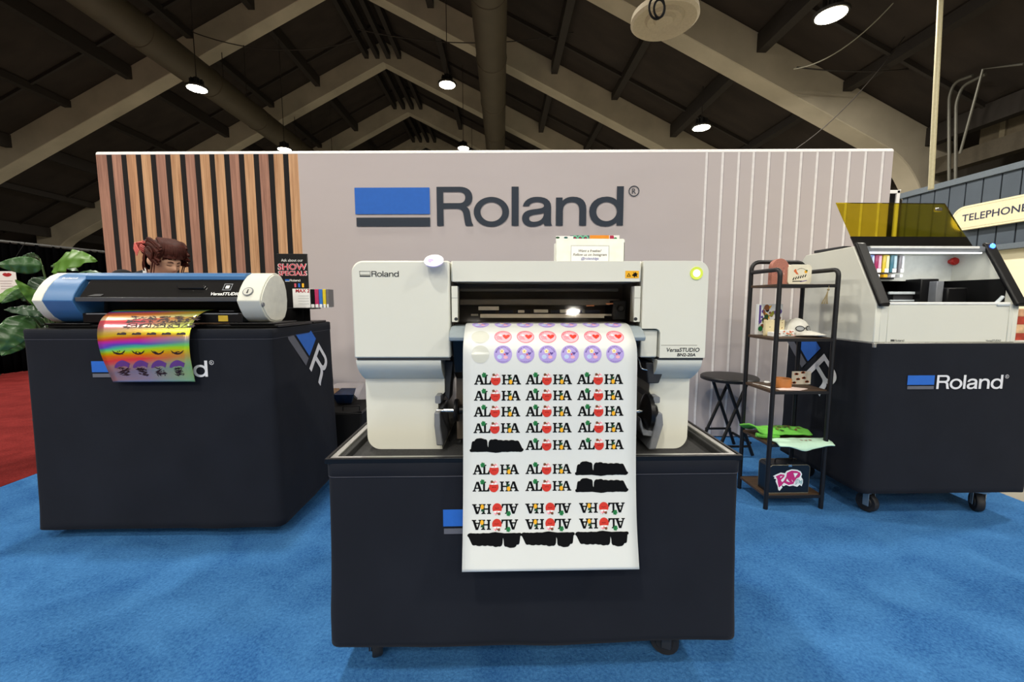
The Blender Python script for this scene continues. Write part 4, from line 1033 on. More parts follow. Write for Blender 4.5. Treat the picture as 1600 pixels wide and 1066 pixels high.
rp = N.new('ShaderNodeValToRGB'); cr = rp.color_ramp
stops = [(0.0,(150,150,130)),(.06,(90,230,170)),(.10,(250,150,20)),(.145,(240,235,40)),(.175,(60,220,120)),(.20,(50,70,210)),(.235,(220,100,110)),(.29,(250,140,60)),(.34,(255,236,190)),(.365,(245,80,90)),(.42,(200,120,130)),(.47,(190,160,120)),(.52,(240,200,40)),(.55,(250,90,60)),(.585,(225,60,215)),(.615,(110,90,240)),(.64,(80,230,170)),(.67,(190,240,30)),(.71,(250,150,20)),(.75,(250,80,90)),(.80,(190,150,150)),(.86,(150,145,165)),(.93,(176,150,160)),(1.0,(150,155,180))]  # the film's angle-dependent rainbow gleam, painted as fixed bands in the base colour
cr.elements[0].position = stops[0][0]; cr.elements[0].color = lin(stops[0][1])+(1,)
cr.elements[1].position = stops[-1][0]; cr.elements[1].color = lin(stops[-1][1])+(1,)
for p_, c_ in stops[1:-1]:
    e_ = cr.elements.new(p_); e_.color = lin(c_)+(1,)
L.new(m3.outputs[0], rp.inputs[0]); sh_ = N.new('ShaderNodeMapRange'); sh_.inputs[1].default_value = .45; sh_.inputs[2].default_value = 1.05; sh_.inputs[4].default_value = .55; L.new(sp.outputs['X'], sh_.inputs[0])
mx = N.new('ShaderNodeMix'); mx.data_type = 'RGBA'; mx.inputs[7].default_value = lin((170,236,60))+(1,); L.new(sh_.outputs[0], mx.inputs[0]); L.new(rp.outputs[0], mx.inputs[6]); L.new(mx.outputs[2], b.inputs['Base Color'])
m3.use_clamp = False
ht = thing('holographic_sheet', (-1.62, 1.95, 1.10), 'shiny rainbow holographic sticker sheet curling out of the blue printer', 'sticker sheet')
ho = hs.build('film', holo, ht)
uv = ho.data.uv_layers.new(name='film'); nn = len(hs.p)-1
for lp in ho.data.loops:
    i = lp.vertex_index; uv.data[lp.index].uv = ((i//(nn+1))/14, (hs.S[i % (nn+1)]/hs.L)*.92)
HI = mat('holo_ink', (40,22,26), .4); HV = mat('holo_ink_violet', (92,56,128), .35)
mb = MB(); rnd = random.Random(11)
def hf(x, s, un): return lambda a, b, e=.0011: hs.pt(x+a*un, s-b*un, e)
def scribble(f, w, h, n, mi, e=.0012):
    for _ in range(n):
        cx, cy, r = rnd.uniform(-w, w), rnd.uniform(-h, h), rnd.uniform(.12, .3)
        a0 = rnd.uniform(0, PI); c_, s__ = math.cos(a0), math.sin(a0); l_ = rnd.uniform(.25,.6)
        mb.shape([[(cx-c_*l_, cy-s__*l_*.5), (cx+s__*.08, cy-c_*.10), (cx+c_*l_, cy+s__*l_*.5), (cx-s__*.06, cy+c_*.07)]], lambda a, b: f(a, b, e), mi)
for j in range(5):     # a row of five small inked drawings and captions
    x, s = hs.locate(211+22.3*j, 498.5); f = hf(x, s, .036); scribble(f, .75, .55, 26, 0)
    x, s = hs.locate(203+22.3*j, 509); f = hf(x, s, .036)
    mb.shape([[(-.8,-.25),(-.2,.35),(.8,.4),(.9,-.2)], [(-.6,-.18),(-.15,.25),(.65,.3),(.72,-.12)]], lambda a, b: f(a, b, .0012), 0); scribble(f, .6, .25, 6, 0)
    x, s = hs.locate(190+23.3*j, 520.5); f = hf(x, s, .026); mb.shape(path('M-.8,-.2 L-.7,.1 C-.5,.3 -.3,.0 -.1,.1 C0,.3 .5,.3 .8,.1 L.8,-.2 Z'), lambda a, b: f(a, b, .0012), 0)
for j in range(4):     # a row of bowls and a row of violet-haired scribbles
    x, s = hs.locate(185.5+30.5*j, 549); f = hf(x, s, .030)
    mb.shape(path('M-1,.35 C-.7,-.6 .7,-.6 1,.35 L.7,.15 C.4,-.25 -.4,-.25 -.7,.15 Z'), lambda a, b: f(a, b, .0012), 0); scribble(f, .5, .2, 5, 0)
    x, s = hs.locate(191+28.6*j, 571); f = hf(x, s, .039)
    mb.shape(path('M-.9,-.1 C-.8,.3 -.4,.7 .1,.8 C.5,.8 .8,.5 1.0,.4 C.8,.3 .9,.1 .7,-.1 C.4,.2 .1,.1 -.1,.0 C-.4,.2 -.6,-.3 -.9,-.1 Z'), lambda a, b: f(a, b, .0012), 1)
    f2 = (lambda f: lambda a, b, e=.0013: f(a*.8+.1, b*.8-.6, e))(f); scribble(f2, .6, .6, 30, 0)
mb.build('sheet_print', [HI, HV], ht, smooth=0)

# sign stand with ink cartridges behind the printer
Ys = 2.44
p0 = at(484.5, 498, Ys); p1 = at(432, 397, Ys); pz = at(460, 396.5, Ys).z
sg = thing('sign_stand', ((p0.x+p1.x)/2, Ys, LZT+.003), 'black show specials sign stand behind the blue printer', 'sign')
sx0, sx1 = p1.x, p0.x
MB().box(sx0, sx1, Ys, Ys+.008, LZT+.003, pz).build('sign_panel', mat('sign_black', (16,15,17), .35), sg, bevel=.002)
MB().box(sx0-.0, -1.09, Ys-.05, Ys+.12, LZT+.003, LZT+.013).build('base_plate', BLACKPL, sg, bevel=.002)
def zs2(py): return at(460, py, Ys).z
MB().box(at(455,470,Ys).x, -1.065, Ys-.085, Ys-.001, zs2(481)-.006, zs2(481)).box(-1.19, -1.16, Ys-.03, Ys-.001, LZT+.012, zs2(481)-.004).build('cartridge_shelf', BLACKPL, sg, bevel=.001)
mb = MB(); fp = lambda u, v: (u, Ys-.0012, v); xm = (sx0+sx1)/2
text(mb, 'Ask about our', lambda u, v: fp(xm+u, zs2(409)+v), .024, 'CENTER', .0, 0, 0, width=.124)
for s_, py, sz in (('SHOW', 421.5, .048), ('SPECIALS', 430.5, .036)):
    text(mb, s_, lambda u, v: (xm+u, Ys-.0010, zs2(py)+v), sz, 'CENTER', .04, 0, 1, width=.168); text(mb, s_, lambda u, v: (xm+u, Ys-.0016, zs2(py)+v), sz, 'CENTER', .012, 0, 2, width=.160)
un = .0125; logo(mb, lambda a, b: fp(xm+(a-1.5)*un, zs2(440)+b*un), 0, 3, 0, False)
for j in range(3): mb.shape([[(at(460+6*j,445,Ys).x, zs2(449)), (at(463+6*j,445,Ys).x, zs2(449)), (at(463+6*j,445,Ys).x, zs2(443)), (at(460+6*j,445,Ys).x, zs2(443))]], fp, (4, 3, 5)[j])
mb.build('sign_lettering', [WHITE, WHITE, mat('sign_crimson', (214,40,72), .5), LOGOBLUE, ROSE, YEL], sg, smooth=0)
zc = zs2(481)+.001
ink_cols = [('black', INK, 491.5), ('magenta', mat('cart_magenta', (186,44,96), .4), 498), ('cyan', mat('cart_blue', (48,110,190), .4), 504), ('yellow', mat('cart_yellow', (222,196,40), .4), 509.3), ('grey', mat('cart_grey', (110,108,108), .4), 513.8)]
YC = Ys-.078
c0 = at(457.5, 466, YC)
t = thing('ink_carton', (c0.x+.05, YC+.03, zc), 'white ink carton with red lettering on the sign stand', 'carton')
cx1 = at(484.5, 466, YC).x
MB().box(c0.x, cx1, YC, YC+.070, zc, zs2(452)).build('carton', WHITE, t, bevel=.001)
mb = MB(); text(mb, 'MAX 2', lambda u, v: ((c0.x+cx1)/2+.008+u, YC-.0008, zs2(457.5)+v), .027, 'CENTER', .03, .1, 0)
for q in range(4): mb.shape([[(c0.x+.03, zs2(463+4*q)), (cx1-.006, zs2(463+4*q)), (cx1-.006, zs2(463+4*q)+.003), (c0.x+.03, zs2(463+4*q)+.003)]], lambda u, v: (u, YC-.0008, v), 1)
mb.build('print', [mat('carton_red', (180,30,50), .5), mat('carton_grey', (200,202,202), .5)], t, smooth=0)
prev = cx1+.002
for nm, m_, pxr in ink_cols:
    xr = at(pxr, 466, YC).x
    t = thing('ink_cartridge', ((prev+xr)/2, YC+.04, zc), '%s ink cartridge in the short row beside the white carton' % nm, 'ink cartridge', 'ink cartridges on the sign stand')
    MB().box(prev, xr-.0015, YC+.002, YC+.072, zc+.004, zs2(452.5)).build('shell', m_, t, bevel=.002)
    MB().box(prev+.002, xr-.0035, YC+.0005, YC+.05, zc, zc+.020).build('nozzle_end', WHITE, t, bevel=.0015)
    prev = xr

# ================================================================ BLACK BIN AND CUP BETWEEN THE CARTS
Yb = 2.66
bx = at(565, 650, Yb).x; bz = at(560, 645, Yb).z
t = thing('storage_bin', (bx-.18, Yb+.15, .01), 'black floor bin beside the blue printer cart, under a clear tub', 'bin')
MB().prism_y([(bx-.30,.011),(bx-.02,.011),(bx,bz),(bx-.33,bz)], Yb, Yb+.35).build('body', BLACKMT, t, bevel=.012)
mb = MB().tube([(bx-.33,Yb-.002,bz),(bx,Yb-.002,bz),(bx,Yb+.35,bz+.0),(bx-.33,Yb+.35,bz)], .008, 8, closed=True); mb.build('rim', BLACKPL, t)
MB().tube(arc_pts([(bx-.14,Yb+.05,bz),(bx-.14,Yb+.05,bz+.03),(bx-.03,Yb+.05,bz+.035),(bx-.03,Yb+.05,bz)], .008), .004, 8).build('handle', BLACKPL, t)
c = Vector((at(532, 640, 2.78).x, 2.90, bz+.009)); ct = at(532, 607, 2.80).z
CLEAR = mat('clear_plastic', (236,238,240), .05, trans=1.0, ior=1.2, var=.01)
t = thing('clear_tub', c, 'clear tapered tub holding dark blue packets on the black floor bin', 'tub')
h = ct-c.z
mb = MB(); k_ = 0
for s_, sg_ in ((1.0, 1), (.965, -1)):
    pass
loft(mb, [(c.z, c.x-.06, c.x+.05, c.y-.05, c.y+.05), (ct, c.x-.10, c.x+.10, c.y-.09, c.y+.09)])
mb.build('tub_wall', CLEAR, t, smooth=0)
mb = MB(); loft(mb, [(c.z+.004, c.x-.054, c.x+.044, c.y-.044, c.y+.044), (c.z+h*.55, c.x-.074, c.x+.066, c.y-.062, c.y+.062)]); mb.build('blue_packets', mat('packet_navy', (24,52,92), .4, var=.4, vscale=30), t, smooth=0)

# ================================================================ RIGHT CART, FLATBED PRINTER
FX0, FX1, FY0, FY1, FZT = 1.865, 2.72, 2.00, 2.62, .935
cartR, frontR, sideR = make_cart('display_cart', 'tall cart in a black fabric cover on silver casters, under the flatbed printer',
    FX0, FX1, FY0, FY1, FZT, .155, 8.3, band=False, casters=((1.985,2.075,.25), (2.575,2.065,-.5), (1.98,2.52,.1), (2.60,2.52,.2)), rim='silver', cr=.052, amp=.010, flare=.004, hemwave=.012)
mb = MB(); o_ = at(1461, 607.7, FY0-.003); un = 22.8/640*FY0
logo(mb, lambda a, b: frontR(o_.x+a*un, o_.z+b*un, .005), 0, 1, 2); mb.build('logo', [LOGOWHITE, LOGOBLUE, LOGOBAR], cartR, smooth=0)
mb = MB(); q = atx(1279, 607, FX0)
emblem(mb, -2.435, .715, .185, FZT-.002, lambda h, z: sideR(-h, z, -1, .006)); mb.build('side_emblem', [LOGOWHITE, LOGOBLUE, LOGOBAR], cartR, smooth=0)

fp_ = thing('flatbed_printer', (2.18, 2.3, FZT+.006), 'white flatbed printer with raised amber lid beside the shelf unit', 'printer')
BX0, BX1 = 1.862, 2.598
z0, z1, z2 = FZT+.006, 1.135, 1.4375
Yf, Yt, Yk = 2.005, 2.165, 2.54
wt = .03
side = [(Yf,z0),(Yf,z1),(Yt,z2-.004),(Yt+.02,z2)] + [(Yk-.03, z2-.01),(Yk,z2-.04),(Yk,z0)]
MB().prism_x(side, BX0, BX0+wt).build('side_panel', PRINTER_WHITE, fp_, bevel=.006)
MB().prism_x(side, BX1-wt, BX1).build('side_panel', PRINTER_WHITE, fp_, bevel=.006)
mb = MB(); mb.box(BX0+wt-.004, BX1-wt+.004, Yk-.03, Yk-.004, z0, z2-.06); mb.prism_x([(Yt+.004,z2-.03),(Yt+.02,z2),(Yk-.03,z2-.01),(Yk-.01,z2-.04)], BX0+wt-.004, BX1-wt+.004)
mb.build('rear_housing', PRINTER_WHITE, fp_, bevel=.004)
fxl, fxr = at(1388,500,Yf).x, at(1576,500,Yf).x
MB().box(BX0+wt-.002, fxl-.002, Yf, Yf+.05, z0, z1).box(fxr+.002, BX1-wt+.002, Yf, Yf+.05, z0, z1).split('corner_panel', PRINTER_WHITE, fp_, bevel=.003)
MB().box(fxl, fxr, Yf+.001, Yf+.03, z0, z1-.004).build('front_panel', PRINTER_WHITE, fp_, bevel=.003)
MB().box(fxl, fxr, Yf-.002, Yf+.04, z1-.004, z1+.008).build('front_sill', mat('bright_white_trim', (240,240,236), .3), fp_, bevel=.002)
# slanted black side frames
def slat(x0, x1):
    d = Vector((0, Yt-Yf, z2-z1)).normalized(); n_ = Vector((0,-d.z,d.y))
    a = Vector((0,Yf,z1))-d*.012; b_ = Vector((0,Yt,z2))+d*.004
    mb = MB(); poly = []
    for q in (a+n_*.004, b_+n_*.004, b_+n_*.012+d*.012, b_+n_*.024, a+n_*.024, a+n_*.012-d*.012): poly.append((q.y, q.z))
    return mb.prism_x(poly, x0, x1)
for a_, b_ in ((BX0-.004, BX0+.048), (BX1-.045, BX1+.008)):
    slat(a_, b_).build('side_frame', BLACKPL, fp_, bevel=.006)
mb = MB(); mb.box(BX0+.04, BX1-.04, Yt-.022, Yt+.01, z2-.028, z2-.004); mb.mi = 1; mb.box(BX0+.07, BX1-.08, Yt-.026, Yt+.004, z2-.014, z2-.002)
mb.build('top_rail', [mat('rail_grey', (120,124,128), .4), mat('bright_white_trim', (240,240,236), .3)], fp_, bevel=.002)
MB().box(BX0+.06, 2.53, Yt-.028, Yt-.014, z2-.040, z2-.033).build('light_strip', mat('strip_glow', (250,250,246), .4, emit=1.6, emit_rgb=(246,248,255)), fp_)
ld = bpy.data.lights.new('strip_light', 'AREA'); ld.shape = 'RECTANGLE'; ld.size = .58; ld.size_y = .012; ld.energy = .5; ld.color = (.96,.98,1)
lo = bpy.data.objects.new('strip_light', ld); COL.objects.link(lo); lo.location = (2.18, Yt-.012, z2-.046); lo.rotation_euler = (math.radians(28), 0, 0)
# amber lid standing open
lid0, lid1 = Vector((0, Yt+.004, z2)), Vector((0, 2.30, at(1400,318,2.30).z))
ln = (lid1-lid0).normalized(); nn_ = Vector((0,-ln.z,ln.y))
def lidbox(u0, u1, x0a, x1a, x0b, x1b, th=.004):
    p = lid0.lerp(lid1, u0); q = lid0.lerp(lid1, u1)
    v = [Vector((x0a,p.y,p.z)), Vector((x1a,p.y,p.z)), Vector((x1b,q.y,q.z)), Vector((x0b,q.y,q.z))]
    return MB().add(v+[w+nn_*th for w in v], [(0,1,2,3),(7,6,5,4),(0,4,5,1),(1,5,6,2),(2,6,7,3),(3,7,4,0)])
AMBER = mat('amber_acrylic', (206,184,44), .05, trans=1.0, ior=1.12, var=.02)
l0, l1 = BX0+.004, 2.506
lo_ = lidbox(.205, 1.0, l0, l1-.007, l0-.012, 2.474).build('amber_lid', AMBER, fp_, smooth=0)
lidbox(0.0, .205, l0, l1, l0-.003, l1-.007, .006).build('lid_border', mat('lid_border_black', (14,13,12), .15), fp_, smooth=0)
c = at(1464, 328, 2.285); MB().box(c.x-.02, c.x+.02, c.y-.012, c.y-.002, c.z-.010, c.z+.010).build('lid_catch', CHROME, fp_, bevel=.003)
MB().lathe([(.001,.006),(.011,.005),(.015,0)], (BX1-.018, Yt-.030, z2-.002), 20, 'y').build('status_light', mat('status_blue', (80,140,255), .3, emit=5, emit_rgb=(60,110,255)), fp_)
# inside: back wall, dark well, carriage, estop knob
GREYIN = mat('inner_grey', (222,224,216), .5)
mb = MB(); mb.box(BX0+.03, BX1-.03, 2.31, 2.32, 1.262, z2-.03); mb.mi = 1
mb.box(BX0+.03, BX1-.03, 2.44, 2.45, z0, 1.27); mb.box(BX0+.03, BX1-.03, Yf+.04, 2.44, z0+.005, z0+.02)
mb.box(BX1-wt-.006, BX1-wt-.001, Yf+.04, 2.44, z0+.02, 1.262); mb.box(BX0+wt+.001, BX0+wt+.006, Yf+.04, 2.44, z0+.02, 1.262)
mb.build('inner_wall', [GREYIN, BLACKMT], fp_)
mb = MB(); mb.box(at(1385,470,2.3).x, at(1425,470,2.3).x, 2.26, 2.34, 1.14, 1.20); mb.mi = 1; mb.box(at(1382,457,2.28).x, at(1424,457,2.28).x, 2.25, 2.26, 1.185, 1.20); mb.box(at(1384,468,2.28).x, at(1424,468,2.28).x, 2.25, 2.26, 1.145, 1.155)
mb.split('carriage_beam', [DARKGREY, LIGHTGREY], fp_, bevel=.002)
MB().box(at(1430,455,2.25).x, at(1457,455,2.25).x, 2.22, 2.36, 1.10, 1.27).build('carriage_block', BLACKPL, fp_, bevel=.004)
MB().box(at(1457,455,2.2).x, at(1468,455,2.2).x, 2.18, 2.36, 1.10, 1.255).box(at(1500,455,2.3).x, at(1511,455,2.3).x, 2.28, 2.36, 1.10, 1.28).split('print_head_bracket', MIDGREY, fp_, bevel=.003)
MB().box(at(1468,460,2.2).x, at(1499,460,2.2).x, 2.16, 2.34, 1.10, 1.22).build('print_head', BLACKPL, fp_, bevel=.006)
e_ = at(1484, 409, 2.31); MB().lathe([(.013,.0),(.013,.012),(.020,.014),(.022,.026),(.018,.034),(.001,.036)], e_, 24, 'y').build('stop_knob', mat('stop_red', (190,40,32), .35), fp_)
mb = MB(); un = .010
logo(mb, lambda a, b: (at(1398,533,Yf).x+a*un, Yf+.0004, at(1400,535,Yf).z+b*un+.004), 0, 0, 0, False)
text(mb, 'VersaSTUDIO', lambda u, v: (at(1540,534,Yf).x+u, Yf+.0004, at(1540,535,Yf).z+.004+v), .0135, 'LEFT', .01, .15, 0); mb.build('panel_lettering', INKDK, fp_, smooth=0)
# rear top trim strip seen along the roof of the printer
MB().box(BX0+.01, BX0+.06, 2.25, 2.46, z2-.004, z2+.012).build('hinge_cover', DARKGREY, fp_, bevel=.003)
# catch on the right of the sill
mb = MB(); c = at(1563, 472, 2.02); mb.tube([c+Vector((-.03,0,-.014)), c+Vector((-.004,0,.012)), c+Vector((.01,0,.028))], .008, 8); mb.box(c.x-.035, c.x+.03, c.y-.02, c.y+.01, c.z-.02, c.z-.010); mb.build('sill_catch', LIGHTGREY, fp_, bevel=.002)
# ink bottles in their rack
for nm, m_, px0, px1 in (('pale blue', mat('ib_paleblue', (120,150,210), .35), 1358, 1366), ('magenta', mat('ib_magenta', (150,34,80), .35), 1367.5, 1377.5), ('yellow', mat('ib_yellow', (206,180,50), .35), 1379.5, 1389.5), ('teal', mat('ib_teal', (60,110,124), .35), 1391.5, 1401.5), ('grey', mat('ib_grey', (130,126,128), .35), 1405, 1413)):
    y = 2.235; a, b_ = at(px0, 410, y).x, at(px1, 410, y).x; zb__ = at(1390, 426, y).z; ztp = at(1390, 398.5, y).z
    t = thing('ink_pouch', ((a+b_)/2, y, zb__), '%s ink cartridge in the row inside the flatbed printer' % nm, 'ink cartridge', 'ink cartridges in the flatbed printer')
    MB().box(a, b_, y, y+.058, zb__, ztp).build('shell', m_, t, bevel=.003)
    mb = MB(); w = b_-a
    mb.box(a+.35*w, b_-.002, y-.003, y, zb__, zb__+.022); mb.mi = 1; mb.box(a+.5*w, b_-.003, y-.003, y, zb__+.024, ztp-.006)
    mb.build('label', [WHITE, mat('label_'+nm.replace(' ', '_'), tuple(int(lerp(v, 235, .6)) for v in {'pale blue': (120,150,210), 'magenta': (190,60,110), 'yellow': (216,196,60), 'teal': (90,150,160), 'grey': (190,190,190)}[nm]), .4)], t)
    mb = MB(); mb.box(a+.2*w, b_-.2*w, y-.004, y+.05, zb__-.026, zb__-.010); mb.build('outlet', WHITE if nm != 'yellow' else YEL, t)
mb = MB(); mb.box(at(1356,428,2.235).x, at(1415,428,2.235).x, 2.30, 2.31, at(1390,427,2.235).z-.03, at(1390,427,2.235).z-.001); mb.build('ink_rack', DARKGREY, fp_)
# merchandise stack beyond the right cart, cut by the frame edge
t = thing('merchandise_box', (5.75, 4.6, 0), 'red and beige patterned stack of goods beyond the flatbed printer', 'box')
c0 = at(1582, 533, 4.5); c1 = at(1640, 483, 4.5)
mb = MB(); mb.box(c0.x, c1.x, 4.5, 4.9, 0.001, .70); mb.build('plinth', WHITE, t, bevel=.004)
hz = c1.z; zz = [.70, .78, .88, .97, hz]
for k in range(4):
    MB().box(c0.x+.01, c1.x-.01, 4.51, 4.88, zz[k]+.002, zz[k+1]).build('carton', mat(('goods_red', 'goods_beige', 'goods_red', 'goods_tan')[k], ((164,62,48), (204,172,138), (170,74,56), (190,150,120))[k], .6, var=.3, vscale=14), t, bevel=.003)
# ================================================================ STOOL
STOOLM = mat('stool_black', (15,15,17), .45)
sc_ = Vector((at(1139, 596, 2.98).x, 2.98, .563))
t = thing('bar_stool', (sc_.x, sc_.y, .01), 'black round folding stool in front of the ribbed end of the backdrop', 'stool')
MB().lathe([(.001,.0),(.185,.0),(.197,.004),(.198,.022),(.190,.030),(.12,.033),(.001,.034)], sc_, 40).build('seat', STOOLM, t)
for sx, sgn in ((-.135, 1), (.135, -1)):
    for sy in (-.12, .12):
        MB().tube([(sc_.x+sx, sc_.y+sy, .012+.012), (sc_.x-sx*.55, sc_.y+sy*.9, sc_.z)], .012, 10).build('leg', STOOLM, t)
        if sy < 0:
            MB().tube([(sc_.x+sx*.86, sc_.y-.117, .115), (sc_.x+sx*.86, sc_.y+.117, .115)], .010, 8).build('stretcher', STOOLM, t)
MB().tube([(sc_.x-.10, sc_.y-.118, .09), (sc_.x+.10, sc_.y-.118, .09)], .009, 8).build('foot_rail', STOOLM, t)
MB().tube([(sc_.x-.10, sc_.y+.118, .15), (sc_.x+.10, sc_.y+.118, .15)], .009, 8).build('foot_rail', STOOLM, t)

# ================================================================ SHELF UNIT
SFR = mat('shelf_frame_black', (19,19,22), .45); SWOOD = mat('shelf_rustic_wood', (70,52,36), .6, var=.3, vscale=8, stretch=(1,6,6))
SX0, SX1, SY0, SY1 = 1.443, 1.752, 2.118, 2.368
SZ = [.084, .374, .664, .947, 1.231]
su = thing('shelf_unit', ((SX0+SX1)/2, (SY0+SY1)/2, .01), 'tall narrow black metal shelf unit with five brown wood shelves', 'shelf unit')
MB().tube(arc_pts([(SX0,SY1,.011),(SX0,SY1,1.372),(SX1,SY1,1.372),(SX1,SY1,.011)], .05), .0115, 12).build('rear_frame', SFR, su)
for x, nm in ((SX0, 'left'), (SX1, 'right')):
    MB().tube(arc_pts([(x,SY0,.011),(x,SY0,1.312),(x,SY1-.01,1.312)], .035), .0115, 12).build('front_post', SFR, su)
for z in SZ:
    sb = MB().box(SX0-.004, SX1+.004, SY0+.004, SY1-.004, z-.009, z+.006).build('shelf_board', SWOOD, su, bevel=.002)
    mb = MB()
    mb.box(SX0, SX1, SY0-.006, SY0+.004, z-.012, z+.004); mb.build('shelf_rail', SFR, su, bevel=.001)
TOP = [z+.0068 for z in SZ]
def art(mb, f, n, mis, rnd, r=(.05,.14), w=.85, h=.85, e=0):
    for i_ in range(n):
        k_ = len(mb.v); x, y, q, rr = rnd.uniform(-w, w), rnd.uniform(-h, h), rnd.uniform(0, PI), rnd.uniform(*r)
        c_, s__ = math.cos(q), math.sin(q)
        if rnd.random() < .5: mb.shape([[(x-c_*rr*1.6, y-s__*rr*1.6), (x+s__*rr*.6, y-c_*rr*.6), (x+c_*rr*1.6, y+s__*rr*1.6), (x-s__*rr*.6, y+c_*rr*.6)]], f, rnd.choice(mis))
        else: mb.shape([circ(x, y, rr, 9, rr*.9)], f, rnd.choice(mis))
        mb.v[k_:] = [(a, b-.00006*i_, c+.00004*i_) for a, b, c in mb.v[k_:]]
ARTM = [GREEN, DKGREEN, YEL, mat('art_orange', (216,110,60), .5), mat('art_brown', (140,84,52), .5), VIOLET, mat('art_olive', (150,150,50), .5), INK, mat('art_salmon', (232,150,120), .5), WHITE]
rnd = random.Random(5)
# top shelf
y = 2.27; a, b_ = at(1205, 440, y).x, at(1231, 440, y).x; zt_ = at(1218, 404, y).z; r = (b_-a)/2
t = thing('arched_pouch', ((a+b_)/2, y, TOP[4]), 'rose-coloured sparkly arched pouch on the top shelf', 'pouch')
outl = [(a, TOP[4]), (b_, TOP[4])] + [((a+b_)/2+r*math.cos(PI*k/14), zt_-r+r*math.sin(PI*k/14)) for k in range(15)]
MB().prism_y(outl, y, y+.03).build('body', mat('rose_glitter', (186,124,108), .4, .2, var=.25, vscale=220), t, bevel=.004)
mb = MB(); art(mb, lambda u, v: ((a+b_)/2+u*r, y-.0006, TOP[4]+.055+v*.05), 9, [0, 1], rnd, (.06,.14), .7, .8); mb.build('print', [mat('rose_dark', (140,80,92), .4), mat('rose_pale', (214,170,156), .4)], t, smooth=0)
y = 2.262; a, b_ = at(1231.5, 430, y).x, at(1268, 430, y).x; zt_ = at(1250, 413.5, y).z
t = thing('zip_pouch', ((a+b_)/2, y, TOP[4]), 'cream zip pouch printed with fruit and dark script on the top shelf', 'pouch')
MB().prism_y(rrect(a, b_, TOP[4], zt_, .022, 6), y, y+.045).build('body', mat('pouch_cream', (234,228,206), .6), t, bevel=.006)
mb = MB(); xm, zm = (a+b_)/2, (TOP[4]+zt_)/2; un = (b_-a)/2; f = lambda u, v: (xm+u*un, y-.0006, zm+v*un)
mb.shape(path('M-.55,.3 C-.5,.5 -.3,.55 -.3,.3 L-.1,.0 L-.3,.05 Z'), f, 3); mb.shape([circ(.5,.25,.13,12)], f, 2); mb.shape([circ(.56,.34,.08,8)], f, 0)
for k in range(9): q0 = PI*(.2+.6*k/9); q1 = PI*(.2+.6*(k+.7)/9); mb.shape([[(.1+.42*math.cos(q0),.15+.36*math.sin(q0)),(.1+.46*math.cos(q0),.15+.40*math.sin(q0)),(.1+.46*math.cos(q1),.15+.40*math.sin(q1)),(.1+.42*math.cos(q1),.15+.36*math.sin(q1))]], f, 7)
for k in range(6): mb.shape([[(-.62+.2*k,-.42+.05*k),(-.5+.2*k,-.2+.05*k),(-.44+.2*k,-.22+.05*k),(-.52+.2*k,-.46+.05*k)]], f, 7)
mb.shape([[(-.6,-.52),(.2,-.50),(.2,-.56),(-.6,-.60)]], f, 7); mb.shape([[(.05,-.62),(.62,-.5),(.62,-.44),(.05,-.55)]], f, 5)
mb.build('print', ARTM, t, smooth=0)
MB().tube([(a+.02,y+.02,zt_+.001),(b_-.02,y+.02,zt_+.001)], .003, 6).build('zip', INKDK, t)
p = Vector((at(1290, 449, 2.13).x, 2.13-.02, 1.218))
t = thing('tassel', p, 'pale gold tassel hanging from the front edge of the top shelf', 'tassel')
TAS = mat('tassel_gold', (150,134,98), .8, var=.2)
mb = MB()
for k in range(9): mb.tube([p+Vector((-.001,0,-.012)), p+Vector((-.008+.0015*(k-4), .0015*(k%3-1), -.045)), p+Vector((-.016+.0045*(k-4), .002*(k%3-1), -.085))], .0016, 5)
mb.build('threads', TAS, t); MB().ball(p+Vector((0,0,-.010)), .006, 10, 8).tube([p+Vector((0,0,-.008)), p+Vector((.002,.0,.008)), p+Vector((.004,.012,.013))], .0012, 5).build('knot', TAS, t)
# second shelf
y = 2.325; a, b_ = at(1184, 500, y).x, at(1222, 500, y).x; zt_ = at(1200, 475.5, y).z
t = thing('gift_box', ((a+b_)/2, y, TOP[3]), 'tall white box with a floral print standing on the second shelf', 'box')
MB().box(a, b_, y, y+.025, TOP[3], zt_).build('body', WHITE, t, bevel=.002)
mb = MB(); f = lambda u, v: (lerp(a, b_, .5+.47*u), y-.0006, lerp(TOP[3], zt_, .5+.48*v))
art(mb, f, 46, [0,1,2,3,4,5,6,7], rnd, (.10,.24)); mb.shape([[(-.99,-.2),(-.82,-.2),(-.82,.98),(-.99,.98)]], f, 5); mb.build('print', ARTM, t, smooth=0)
y = 2.265; a, b_ = at(1196, 510, y).x, at(1226, 510, y).x; zt_ = at(1210, 500.5, y).z
t = thing('patterned_pouch', ((a+b_)/2, y, TOP[3]), 'cream scallop-edged pouch in front of the floral box', 'pouch')
wv = [(lerp(a, b_, k/16), zt_+.004*math.sin(k*2.1)) for k in range(16, -1, -1)]
MB().prism_y([(a, TOP[3]), (b_, TOP[3])] + wv, y, y+.02).build('body', mat('pouch_sand', (226,212,170), .6), t, bevel=.002)
mb = MB(); f = lambda u, v: (lerp(a, b_, .5+.45*u), y-.0006, lerp(TOP[3], zt_, .48+.42*v)); art(mb, f, 9, [1,4,6,9], rnd, (.06,.13)); mb.build('print', ARTM, t, smooth=0)
